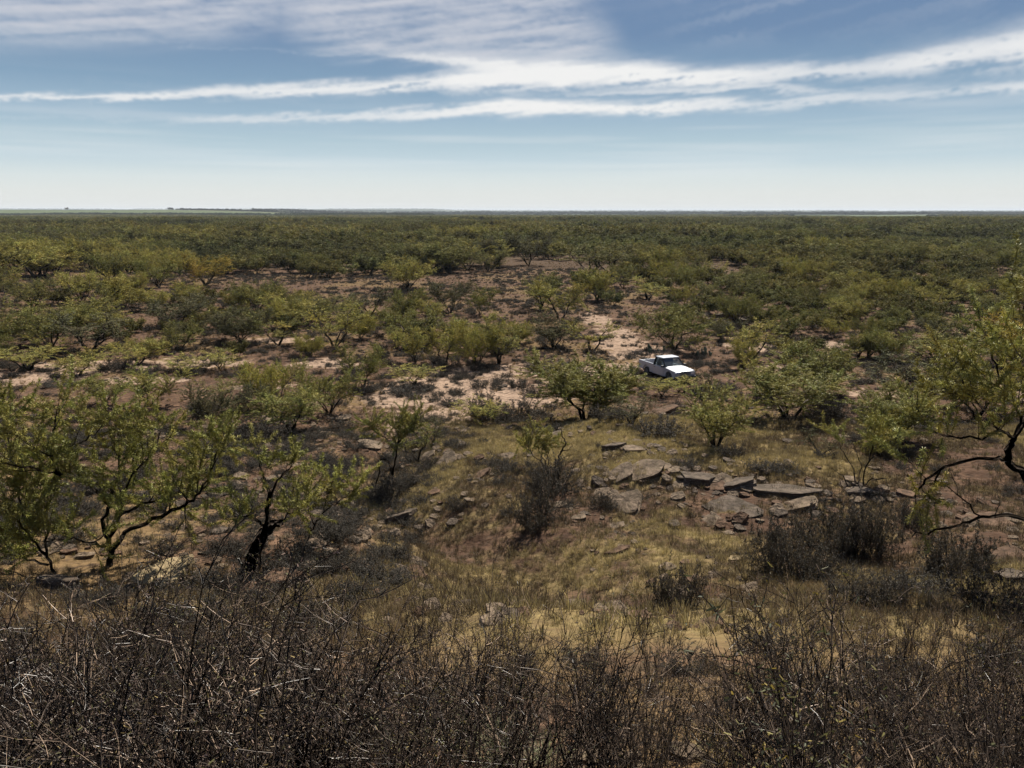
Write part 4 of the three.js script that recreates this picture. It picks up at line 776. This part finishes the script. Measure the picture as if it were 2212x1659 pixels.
// thicket in front of the vantage point
{
  const r = rng(31), topLine = [[-200, 1250], [300, 1255], [600, 1280], [820, 1310], [1000, 1300], [1150, 1315], [1350, 1360], [1600, 1368], [1900, 1352], [2212, 1345], [2500, 1345]];
  for (let d = 2.15; d < 6.3; d += 0.42 + d * 0.03) for (let x = -(0.64 * d + 0.35); x < 0.64 * d + 0.4; x += 0.40 + d * 0.03) {
    const X = x + (r() - 0.5) * 0.3, D = d + (r() - 0.5) * 0.3, px = 1106 + F * X / D * 0.98, y = height(X, D), top = at(px, table(topLine, px) + (r() - 0.5) * 90, D).y, a = r(), b = r(), c = r();
    const hollow = (D < 3.1 && px > 820 && px < 1600) || (D < 2.7 && c < 0.35);                             // a gap with grass and pale rock at the feet of the brush
    if (hollow && a < 0.88) continue;
    const h = clamp((top - y) * (0.6 + b * 0.42), 0.28, 1.25), left = px < 900 + (a - 0.5) * 300, set = left ? (c < 0.75 ? brush.leafy : brush.bare) : (c < 0.7 ? brush.bare : c < 0.85 ? brush.leafy : brush.sparse);
    const under = [[180, 'below the left edge mesquites'], [430, 'below the pale yellow block'], [680, 'below the black stump'], [930, 'below the long ledges'], [1180, 'below the bowl of the ravine'], [1400, 'below the bright grass'], [1640, 'below the leaning brown slab'], [1920, 'below the dark bush cluster'], [9999, 'in the lower right corner']].find((q) => px < q[0])[1];
    const rowName = D < 3 ? 'front row' : D < 4.4 ? 'middle rows' : 'back rows', look = set === brush.leafy ? 'brown-leaved twiggy shrub' : set === brush.bare ? 'bare dark-stemmed shrub' : 'sparse green-leaved shrub';
    const where = look + ', ' + rowName + ' of the foreground thicket, ' + under;
    plantShrub(set[Math.floor(b * 97) % set.length], V(X, y - 0.02, -D), h * (0.85 + c * 0.3), h, r() * 6.28, 'brush_shrub', where, 'thicket shrubs ' + rowName + ' ' + under, (r() - 0.5) * 0.25);
  }
  [[1060, 1345, 145, 'bare twiggy shrub rising above the brush in the middle'], [1420, 1390, 110, 'leafy shrub standing over the brush, right of the middle'], [905, 1335, 90, 'small-leaved shrub over the brush below the long ledges'], [1290, 1375, 120, 'open yellow-leaved shrub over the brush, middle right'], [660, 1300, 80, 'grey tangled shrub over the brush below the stump'], [1720, 1395, 130, 'thin-stemmed shrub over the right brush'], [1960, 1400, 150, 'tall dark shrub over the brush near the right edge'], [2120, 1400, 190, 'largest green-flecked shrub over the brush at the right'], [480, 1290, 60, 'low tangled shrub beside the pale yellow block']].forEach(([px, py, h, label], k) => {
    const D = 6.4 + (k % 3) * 0.5, p0 = at(px, py, D), y = height(p0.x, D), top = at(px, py - h, D).y; plantShrub(k % 2 ? brush.sparse[k % 3] : brush.bare[k % 4], V(p0.x, y - 0.02, -D), (top - y) * 0.62, (top - y) * 0.95, k * 1.7, 'brush_shrub', label, null);
  });
}
// darker bushes on the slope and the flat: base x, y, width, height (picture), label
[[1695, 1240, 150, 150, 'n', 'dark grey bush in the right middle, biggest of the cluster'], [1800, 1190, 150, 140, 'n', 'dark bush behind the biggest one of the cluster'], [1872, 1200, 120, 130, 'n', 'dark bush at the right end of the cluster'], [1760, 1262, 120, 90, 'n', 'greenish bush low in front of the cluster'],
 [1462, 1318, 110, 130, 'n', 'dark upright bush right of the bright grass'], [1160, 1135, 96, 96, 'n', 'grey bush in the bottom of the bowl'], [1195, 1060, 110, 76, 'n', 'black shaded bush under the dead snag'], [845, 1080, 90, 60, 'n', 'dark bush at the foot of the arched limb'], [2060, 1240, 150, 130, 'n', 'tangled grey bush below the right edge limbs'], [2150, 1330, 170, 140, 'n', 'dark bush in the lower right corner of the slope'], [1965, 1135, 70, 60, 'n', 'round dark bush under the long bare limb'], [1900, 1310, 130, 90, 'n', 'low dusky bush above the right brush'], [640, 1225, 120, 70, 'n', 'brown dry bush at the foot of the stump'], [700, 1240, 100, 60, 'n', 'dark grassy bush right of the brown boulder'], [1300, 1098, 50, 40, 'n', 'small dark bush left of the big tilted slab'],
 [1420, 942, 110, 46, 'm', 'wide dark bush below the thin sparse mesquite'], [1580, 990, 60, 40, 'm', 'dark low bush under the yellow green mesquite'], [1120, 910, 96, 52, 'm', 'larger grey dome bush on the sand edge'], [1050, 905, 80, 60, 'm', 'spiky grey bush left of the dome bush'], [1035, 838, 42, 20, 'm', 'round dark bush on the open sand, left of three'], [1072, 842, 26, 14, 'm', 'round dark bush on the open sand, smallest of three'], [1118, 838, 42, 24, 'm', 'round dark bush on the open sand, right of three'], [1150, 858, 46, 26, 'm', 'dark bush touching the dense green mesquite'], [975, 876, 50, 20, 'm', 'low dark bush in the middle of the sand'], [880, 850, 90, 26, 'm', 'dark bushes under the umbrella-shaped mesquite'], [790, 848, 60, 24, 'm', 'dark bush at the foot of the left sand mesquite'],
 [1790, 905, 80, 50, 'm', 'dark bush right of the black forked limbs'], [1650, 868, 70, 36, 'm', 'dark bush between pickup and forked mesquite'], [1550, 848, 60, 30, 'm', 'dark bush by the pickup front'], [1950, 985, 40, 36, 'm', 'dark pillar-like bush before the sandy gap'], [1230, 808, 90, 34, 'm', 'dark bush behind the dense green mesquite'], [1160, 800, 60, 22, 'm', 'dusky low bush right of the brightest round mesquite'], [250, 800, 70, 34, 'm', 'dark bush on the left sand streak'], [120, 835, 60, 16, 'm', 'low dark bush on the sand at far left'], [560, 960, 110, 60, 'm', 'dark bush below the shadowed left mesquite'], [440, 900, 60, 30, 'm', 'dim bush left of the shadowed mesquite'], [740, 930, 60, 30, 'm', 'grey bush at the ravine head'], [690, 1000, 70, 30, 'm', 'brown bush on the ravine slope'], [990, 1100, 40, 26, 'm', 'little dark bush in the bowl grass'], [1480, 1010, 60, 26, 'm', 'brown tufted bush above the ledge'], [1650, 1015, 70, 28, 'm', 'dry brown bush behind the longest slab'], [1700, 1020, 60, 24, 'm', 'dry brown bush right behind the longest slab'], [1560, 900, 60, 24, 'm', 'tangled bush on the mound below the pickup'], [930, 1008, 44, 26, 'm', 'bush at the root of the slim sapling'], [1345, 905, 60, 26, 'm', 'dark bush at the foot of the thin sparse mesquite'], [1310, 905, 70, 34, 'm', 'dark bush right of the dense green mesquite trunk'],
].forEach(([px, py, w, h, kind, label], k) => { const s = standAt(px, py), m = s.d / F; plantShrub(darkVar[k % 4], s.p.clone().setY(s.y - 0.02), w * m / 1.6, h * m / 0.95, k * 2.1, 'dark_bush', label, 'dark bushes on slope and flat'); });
[[1770, 1150, 30, 70, 'leafless wand-like shrub on the grass, left of the dark cluster'], [905, 1160, 50, 60, 'bare grey shrub in the ravine grass'], [985, 1190, 24, 60, 'thin leafless shrub standing in the bowl'], [1490, 1120, 40, 50, 'bare twigs left of the broad smooth slab'], [1455, 1180, 40, 60, 'bare twigs in the bright grass'], [1620, 1160, 30, 80, 'tall bare wands left of the biggest dark bush'], [2090, 1100, 60, 70, 'leafless shrub under the fallen limb'], [1990, 1110, 40, 70, 'leafless shrub left of the long bare limb'], [760, 1160, 60, 50, 'leafless shrub right of the slender mesquite'], [1390, 1055, 30, 40, 'sprig of dry stalks beside the stacked slabs']].forEach(([px, py, w, h, label], k) => { const s = standAt(px, py), m = s.d / F; plantShrub(wispVar[k % 2], s.p, w * m / 0.9, h * m, k * 1.3, 'bare_shrub', label, 'leafless shrubs'); });
// low scrub too small to tell apart
{
  const r = rng(808), low = new THREE.Group(); tag(low, 'low_scrub', 'low dark tufts of scrub scattered over sand and soil', 'scrub', null, 'stuff');
  const M = new THREE.Matrix4(), Q = new THREE.Quaternion(), up = V(0, 1, 0);
  darkVar.slice(0, 3).forEach((v, k) => {
    const rows = [];
    for (let n = 0; n < 24000 && rows.length < 4500; n++) { const d = 22 + Math.pow(r(), 0.7) * 150, x = (r() * 2 - 1) * (0.7 * d + 2), s = r(), t = r(), q = fbm(x * 0.13 + 20, d * 0.13, 3); if (q + (s - 0.5) * 0.5 < (d < 42 && x > -4 ? 0.54 : 0.44) + inPatch(SAND, x, d) * 0.1) continue; rows.push([x, d, 0.1 + t * t * 0.42 * ss(20, 60, d + 20), s]); }
    for (let n = 0; n < 260; n++) { const d = 13 + r() * 30, x = -2.5 - r() * (0.62 * d), s = r(), t = r(); if (fbm(x * 0.3 + 70, d * 0.3, 2) + (s - 0.5) * 0.3 < 0.46) continue; rows.push([x, d, 0.14 + t * t * 0.34, s]); }
    for (let n = 0; n < 22; n++) { const d = 6.4 + r() * 11, x = (r() * 2 - 1) * (0.66 * d + 1), s = r(), t = r(); if (x > -2.2 && x < 4 && d > 8.5) continue; rows.push([x, d, 0.22 + t * t * 0.3, s]); }
    for (const [geo, mat, nm] of [[v.wood, STALK, 'scrub_stems'], [v.leaf, SMALL, 'scrub_leaves']]) { const im = new THREE.InstancedMesh(geo, mat, rows.length); im.name = nm; im.userData.kind = 'stuff'; im.castShadow = im.receiveShadow = true; rows.forEach(([x, d, z, a], i) => im.setMatrixAt(i, M.compose(V(x, height(x, d) - 0.02, -d), Q.setFromAxisAngle(up, a * 6.28), V(z * 1.3, z, z * 1.3)))); low.add(im); }
  });
}
// dry grass
{
  const r = rng(515), grass = new THREE.Group(); tag(grass, 'dry_grass', 'straw yellow dry grass over the spur and the slopes', 'grass', null, 'stuff');
  const M = new THREE.Matrix4(), Q = new THREE.Quaternion(), up = V(0, 1, 0), C = new THREE.Color();
  const tuft = (seed, n, len, wid, spread) => { const q = rng(seed), g = new GB(); for (let k = 0; k < n; k++) { const a = q() * 6.283, b = q() * 0.09, t = q() * spread, d = V(Math.cos(a) * Math.sin(t), Math.cos(t), Math.sin(a) * Math.sin(t)), s = V(-Math.sin(a + q() - 0.5), 0, Math.cos(a)).normalize(), v = 0.65 + q() * 0.7; g.strip(V(Math.cos(a) * b, -0.02, Math.sin(a) * b), d, s, len * (0.5 + q() * 0.7), wid, 0.75 * q(), 2, [v, v * (0.94 + q() * 0.1), v * (0.8 + q() * 0.3)]); } return g.build(); };
  const vars = [tuft(1, 38, 0.15, 0.007, 1.1), tuft(2, 30, 0.2, 0.007, 0.9), tuft(3, 46, 0.11, 0.008, 1.3)];
  vars.forEach((g, k) => {
    const rows = [];
    for (let n = 0; n < 90000 && rows.length < 24000; n++) {
      const d = 7.6 + Math.sqrt(r()) * 40, x = (r() * 2 - 1) * (0.66 * d + 1.5), a = r(), b = r(), n1 = fbm(x * 0.22, d * 0.22, 4), n2 = fbm(x * 1.3 + 5, d * 1.3, 3);
      const body = ss(-7, -2.5, x + (n1 - 0.5) * 5) * ss(46, 38, d) * ss(7, 10.5, d), want = (0.16 + 0.84 * body) * ss(0.04, 0.34, n1 + (n2 - 0.5) * 0.7); if (a > want) continue;
      rows.push([x, d, (0.4 + b * b * 1.0) * lerp(1.25, 0.95, ss(12, 20, d)), n1, n2, a]);
    }
    const im = new THREE.InstancedMesh(g, DRY, rows.length); im.name = 'grass_tufts'; im.userData.kind = 'stuff'; im.castShadow = im.receiveShadow = true;
    rows.forEach(([x, d, s, n1, n2, a], i) => { im.setMatrixAt(i, M.compose(V(x, height(x, d), -d), Q.setFromAxisAngle(up, a * 91), V(s, s, s))); const y = clamp((n1 - 0.42) * 2.4 + (n2 - 0.5) * 1.3 + 0.2 + 0.55 * inPatch(YELLOW, x, d)) * lerp(0.3, 1, Math.max(ss(11, 17, d), ss(7.5, 9.5, d) * ss(-1.8, -0.4, x) * ss(4.2, 2.8, x))) * lerp(0.45, 1, ss(-6, -1, x)), c = mix3([0.07, 0.05, 0.03], [0.315, 0.25, 0.108], clamp(y + (hash2(i, 77) - 0.5) * 0.7)); im.setColorAt(i, C.setRGB(...c)); });
    grass.add(im);
  });
  {
    const rows = [], g = tuft(8, 44, 0.2, 0.006, 1.15);
    for (let n = 0; n < 6500; n++) { const d = 6.6 + r() * 9.5, x = (r() * 2 - 1) * (0.66 * d + 1), a = r(), b = r(), q = fbm(x * 0.6 + 50, d * 0.6, 3); if (q + (a - 0.5) * 0.6 < 0.42 || (d > 7.5 && x > -1.4 && x < 3.6)) continue; rows.push([x, d, 0.45 + b * 0.6, q, b]); }
    const im = new THREE.InstancedMesh(g, DRY, rows.length); im.name = 'slope_grass'; im.userData.kind = 'stuff'; im.castShadow = im.receiveShadow = true;
    rows.forEach(([x, d, z, q, b], i) => { im.setMatrixAt(i, M.compose(V(x, height(x, d), -d), Q.setFromAxisAngle(up, b * 91), V(z, z, z))); im.setColorAt(i, C.setRGB(...mix3([0.06, 0.042, 0.028], [0.21, 0.15, 0.075], clamp(b * b * 0.7 + (q - 0.42))))); });
    grass.add(im);
  }
  {                                                                               // brown bunch grass out on the flat
    const rows = [], g = tuft(7, 34, 0.26, 0.016, 1.2);
    for (let n = 0; n < 60000 && rows.length < 16000; n++) { const d = 40 + Math.pow(r(), 0.75) * 155, x = (r() * 2 - 1) * (0.68 * d + 2), a = r(), b = r(), q = fbm(x * 0.18 + 50, d * 0.18, 3); if (q + (a - 0.5) * 0.5 < 0.42 + inPatch(SAND, x, d) * 0.22) continue; rows.push([x, d, 0.5 + b * 0.9, q, a]); }
    const im = new THREE.InstancedMesh(g, DRY, rows.length); im.name = 'bunch_grass'; im.userData.kind = 'stuff'; im.castShadow = im.receiveShadow = true;
    rows.forEach(([x, d, s, q, a], i) => { im.setMatrixAt(i, M.compose(V(x, height(x, d), -d), Q.setFromAxisAngle(up, a * 91), V(s, s, s))); im.setColorAt(i, C.setRGB(...mix3([0.065, 0.044, 0.03], [0.2, 0.135, 0.066], a * a))); });
    grass.add(im);
  }
  // longer grey green bunches among the brush at the lower edge
  const long = tuft(9, 120, 0.42, 0.006, 1.0), rows = [[930, 1600], [985, 1570], [1010, 1640], [880, 1640], [1060, 1600], [700, 1640], [1180, 1650], [1560, 1650], [1090, 1655], [820, 1600]];
  rows.forEach(([px, py], k) => { const s = standAt(px, py), m = new THREE.Mesh(long, k === 7 || k === 5 ? DRYG[1] : DRYG[0]); m.castShadow = m.receiveShadow = true; m.position.copy(s.p); m.rotation.y = k * 1.9; m.scale.setScalar(0.55 + hash2(k, 2) * 0.3); tag(m, 'grass_bunch', ['bunch of long grey green grass at the lower edge, left of the middle', 'bunch of long arching grass at the foot of the middle brush'][k % 2], 'grass', ['long grass left of the middle', 'long grass at the foot of the brush'][k % 2]); });
}

// ------------------------------------------------------------------ prickly pear
{
  const padG = (() => { const g = new THREE.SphereGeometry(1, 12, 8); g.scale(0.11, 0.15, 0.022); g.translate(0, 0.14, 0); return g; })(), PAD = std({ color: rgb(0.075, 0.095, 0.05), roughness: 0.6 }); PAD.name = 'cactus pad';
  [[1418, 762, 'dark prickly pear clump behind the pickup bed'], [1570, 715, 'prickly pear below the far outcrop'], [1520, 768, 'prickly pear right behind the pickup cab']].forEach(([px, py, label], k) => {
    const s = standAt(px, py), o = new THREE.Group(), r = rng(70 + k);
    for (let n = 0; n < 16; n++) { const m = part('pad', padG, PAD, o), lev = n % 3; m.position.set((r() - 0.5) * 1.3, lev * 0.19 - 0.02, (r() - 0.5) * 0.7); m.rotation.set((r() - 0.5) * 0.8, r() * 3.1, (r() - 0.5) * 1.1); const z = 0.9 + r() * 0.5; m.scale.set(z, z, z); }
    o.position.copy(s.p); tag(o, 'prickly_pear', label, 'cactus');
  });
}

// ------------------------------------------------------------------ the pickup
{
  const PAINT = phys({ color: rgb(0.255, 0.272, 0.305), roughness: 0.42, clearcoat: 0.7, clearcoatRoughness: 0.15 }), BLACK = std({ color: rgb(0.018, 0.018, 0.02), roughness: 0.6 }), RUBBER = std({ color: rgb(0.022, 0.021, 0.02), roughness: 0.9 }), LINER = std({ color: rgb(0.42, 0.40, 0.38), roughness: 0.7 }), SEAT = std({ color: rgb(0.05, 0.05, 0.055), roughness: 0.9 });
  const GLASS = phys({ color: rgb(0.55, 0.6, 0.6), roughness: 0.03, transmission: 0.92, thickness: 0, side: THREE.DoubleSide }), LAMP = phys({ color: rgb(0.85, 0.87, 0.9), roughness: 0.12, clearcoat: 1, metalness: 0.3 }), RED = phys({ color: rgb(0.30, 0.015, 0.015), roughness: 0.25, clearcoat: 0.8 }), STEEL = std({ color: rgb(0.5, 0.5, 0.5), roughness: 0.35, metalness: 0.9 }), AMBER = phys({ color: rgb(0.5, 0.2, 0.02), roughness: 0.2 });
  const RIM = std({ color: rgb(0.16, 0.16, 0.165), roughness: 0.5, metalness: 0.5 });
  PAINT.name = 'white car paint';
  const t = new THREE.Group(), box = (w, h, d, r, x, y, z) => { const g = new RoundedBoxGeometry(w, h, d, 2, r); g.translate(x, y, z); return g; };
  const ext = (pts, z0, z1, bev, arch) => { const s = new THREE.Shape(); pts.forEach((q, i) => { if (q.length === 2) (i ? s.lineTo(...q) : s.moveTo(...q)); else s.absarc(q[0], q[1], q[2], Math.PI, 0, true); }); const g = new THREE.ExtrudeGeometry(s, { depth: z1 - z0 - 2 * bev, bevelEnabled: bev > 0, bevelThickness: bev, bevelSize: bev, bevelSegments: 3, curveSegments: 14 }); g.translate(0, 0, z0 + bev); return g; };
  // nose and lower cab in one shell with the front wheel arches
  part('front_body', ext([[-0.56, 0.40], [0.98, 0.40], [1.45, 0.42, 0.43], [2.14, 0.46], [2.20, 0.60], [2.20, 0.80], [2.08, 0.90], [1.05, 0.985], [-0.56, 0.985]], -0.83, 0.83, 0.035), PAINT, t);
  const hood = part('hood', (() => { const g = new THREE.BoxGeometry(1.22, 0.04, 1.42, 10, 1, 8), p = g.attributes.position; for (let i = 0; i < p.count; i++) { const x = p.getX(i), z = p.getZ(i); p.setY(i, p.getY(i) + 0.045 * (1 - (z / 0.71) ** 2) - 0.075 * (x / 0.61) + (Math.abs(z) > 0.4 && Math.abs(z) < 0.58 ? 0.012 : 0) - 0.03 * (x > 0.5 ? 1 : 0)); } g.computeVertexNormals(); g.translate(1.60, 0.955, 0); return g; })(), PAINT, t);
  const door = part('door', (() => { const g = ext([[-0.45, 0.44], [0.78, 0.44], [0.86, 0.60], [0.86, 0.97], [-0.45, 0.97]], 0, 0.012, 0, 0); g.translate(0, 0, 0.832); return g; })(), PAINT, t); part('handle', box(0.16, 0.035, 0.02, 0.008, -0.32, 0.88, 0.852), BLACK, door);
  const door2 = part('door', (() => { const g = ext([[-0.45, 0.44], [0.78, 0.44], [0.86, 0.60], [0.86, 0.97], [-0.45, 0.97]], 0, 0.012, 0, 0); g.translate(0, 0, -0.844); return g; })(), PAINT, t); part('handle', box(0.16, 0.035, 0.02, 0.008, -0.32, 0.88, -0.852), BLACK, door2);
  // cab above the belt
  const zb = 0.78, zr = 0.64, B = [[-0.50, 1.0], [0.98, 1.0]], Rf = [[-0.38, 1.56], [0.34, 1.57]];
  const roof = part('roof', (() => { const g = new RoundedBoxGeometry(0.92, 0.085, 1.40, 4, 0.04), p = g.attributes.position; for (let i = 0; i < p.count; i++) p.setY(i, p.getY(i) + 0.035 * (1 - (p.getZ(i) / 0.7) ** 2) - 0.03 * (p.getX(i) / 0.46) ** 2); g.computeVertexNormals(); g.translate(-0.02, 1.60, 0); return g; })(), PAINT, t);
  const gb = new GB(); for (const s of [-1, 1]) { gb.tube([V(0.99, 0.98, s * zb), V(0.36, 1.58, s * zr)], 0.045, 0.04, 6); gb.tube([V(-0.47, 0.98, s * zb), V(-0.40, 1.58, s * zr)], 0.085, 0.075, 6); gb.tube([V(-0.44, 1.56, s * zr), V(0.40, 1.58, s * zr)], 0.04, 0.04, 6); }
  part('pillars', gb.build(), PAINT, t);
  const quad = (a, b, c, d) => { const g = new THREE.BufferGeometry(); g.setAttribute('position', new THREE.Float32BufferAttribute([...a, ...b, ...c, ...a, ...c, ...d], 3)); g.computeVertexNormals(); return g; };
  part('windshield', quad([0.99, 1.0, zb - 0.04], [0.99, 1.0, -zb + 0.04], [0.37, 1.57, -zr + 0.03], [0.37, 1.57, zr - 0.03]), GLASS, t);
  part('rear_window', quad([-0.50, 1.08, -zb + 0.1], [-0.50, 1.08, zb - 0.1], [-0.44, 1.55, zr - 0.05], [-0.44, 1.55, -zr + 0.05]), GLASS, t);
  for (const s of [-1, 1]) { part('side_window', quad([-0.42, 1.0, s * zb], [0.92, 1.0, s * zb], [0.36, 1.56, s * zr], [-0.36, 1.56, s * zr]), GLASS, t); const mi = part('mirror', box(0.10, 0.14, 0.20, 0.03, 0.80, 1.09, s * 0.94), BLACK, t); part('mirror_arm', box(0.05, 0.04, 0.14, 0.01, 0.81, 1.04, s * 0.84), BLACK, mi); }
  part('cab_back', box(0.06, 0.14, 1.5, 0.02, -0.49, 1.04, 0), PAINT, t);
  part('bench_seat', mergeGeometries([box(0.16, 0.52, 1.3, 0.06, -0.26, 1.16, 0), box(0.16, 0.16, 0.3, 0.05, -0.28, 1.47, 0.35), box(0.16, 0.16, 0.3, 0.05, -0.28, 1.47, -0.35)]), SEAT, t);
  part('dashboard', box(0.50, 0.07, 1.44, 0.03, 0.66, 1.035, 0), SEAT, t); part('cab_floor', box(0.95, 0.03, 1.48, 0.01, -0.02, 1.012, 0), SEAT, t);
  part('steering_wheel', (() => { const g = new THREE.TorusGeometry(0.18, 0.016, 8, 24); g.rotateY(Math.PI / 2); g.rotateZ(0.4); g.translate(0.30, 1.13, -0.36); return g; })(), SEAT, t);
  // cargo bed
  for (const s of [-1, 1]) part('bed_side', ext([[-2.42, 0.50], [-1.84, 0.48], [-1.41, 0.42, 0.43], [-0.60, 0.44], [-0.60, 1.03], [-2.42, 1.04]], s > 0 ? 0.73 : -0.83, s > 0 ? 0.83 : -0.73, 0.025), PAINT, t);
  part('bed_floor', box(1.80, 0.04, 1.45, 0.01, -1.5, 0.62, 0), LINER, t); part('bed_front', box(0.05, 0.42, 1.45, 0.015, -0.63, 0.83, 0), LINER, t); const tg = part('tailgate', box(0.07, 0.50, 1.44, 0.02, -2.40, 0.79, 0), PAINT, t); part('handle', box(0.02, 0.05, 0.2, 0.008, -2.442, 0.9, 0), BLACK, tg);
  for (const s of [-1, 1]) { part('wheel_well', box(0.8, 0.22, 0.18, 0.05, -1.41, 0.74, s * 0.64), LINER, t); part('tail_light', box(0.04, 0.30, 0.12, 0.015, -2.445, 0.78, s * 0.76), RED, t); }
  // face
  const grille = part('grille', box(0.05, 0.24, 0.86, 0.02, 2.215, 0.735, 0), BLACK, t); for (let k = 0; k < 3; k++) part('bar', box(0.02, 0.018, 0.82, 0.006, 2.245, 0.67 + k * 0.065, 0), STEEL, grille);
  for (const s of [-1, 1]) { const hl = part('headlight', box(0.06, 0.17, 0.28, 0.03, 2.205, 0.75, s * 0.60), LAMP, t); part('turn_signal', box(0.06, 0.15, 0.08, 0.02, 2.19, 0.75, s * 0.785), AMBER, hl); }
  part('bumper', box(0.18, 0.17, 1.70, 0.05, 2.25, 0.50, 0), BLACK, t); part('air_dam', box(0.10, 0.16, 1.5, 0.03, 2.16, 0.37, 0), BLACK, t); part('rear_bumper', box(0.16, 0.14, 1.66, 0.04, -2.50, 0.50, 0), STEEL, t); part('frame', box(4.3, 0.14, 0.9, 0.03, -0.1, 0.36, 0), BLACK, t);
  part('wiper', (() => { const g = new GB(); g.tube([V(1.0, 1.01, -0.2), V(0.93, 1.07, 0.3)], 0.008, 0.006, 4); return g.build(); })(), BLACK, t);
  const tyre = new THREE.LatheGeometry([[0.21, -0.11], [0.29, -0.115], [0.335, -0.09], [0.345, -0.05], [0.345, 0.05], [0.335, 0.09], [0.29, 0.115], [0.21, 0.11]].map(([a, b]) => new THREE.Vector2(a, b)), 30).rotateX(Math.PI / 2);
  const rim = new THREE.LatheGeometry([[0, 0.06], [0.05, 0.075], [0.07, 0.05], [0.16, 0.04], [0.185, 0.085], [0.212, 0.105]].map(([a, b]) => new THREE.Vector2(a, b)), 24).rotateX(Math.PI / 2);
  for (const x of [1.45, -1.41]) for (const s of [-1, 1]) { const w = new THREE.Group(); w.name = 'wheel'; w.position.set(x, 0.345, s * 0.72); w.rotation.y = s > 0 ? 0 : Math.PI; t.add(w); part('tyre', tyre, RUBBER, w); part('rim', rim, RIM, w); }
  const s = standAt(1440, 818); t.position.set(s.x, s.y + 0.01, -s.d); t.rotation.y = -(67 * Math.PI / 180); t.scale.setScalar(1.0);
  tag(t, 'pickup_truck', 'small white pickup truck parked on the flat among mesquites', 'truck');
}

// ------------------------------------------------------------------ a bleached piece of wood at the stump
{
  const s = standAt(524, 1226), g = new GB(), r = rng(5); g.tube(grow(r, V(0, -0.02, 0), V(0.1, 0.95, 0.2), 0.26, 5, 0.5, 0), 0.05, 0.02, 7, [1, 1, 1], 0.5); g.tube(grow(r, V(0.02, 0.05, 0), V(0.8, 0.3, 0.2), 0.2, 4, 0.5, 0), 0.03, 0.012, 6, [1, 1, 1], 0.5);
  const m = new THREE.Mesh(g.build(), std({ color: rgb(0.55, 0.52, 0.48), roughness: 0.8 })); m.position.copy(s.p); m.castShadow = true; tag(m, 'bleached_wood', 'white bleached scrap of wood at the left foot of the stump', 'wood');
}

scene.fog = new THREE.FogExp2(new THREE.Color().setRGB(0.72, 0.80, 0.90), 0.00005);
renderer.render(scene, camera);
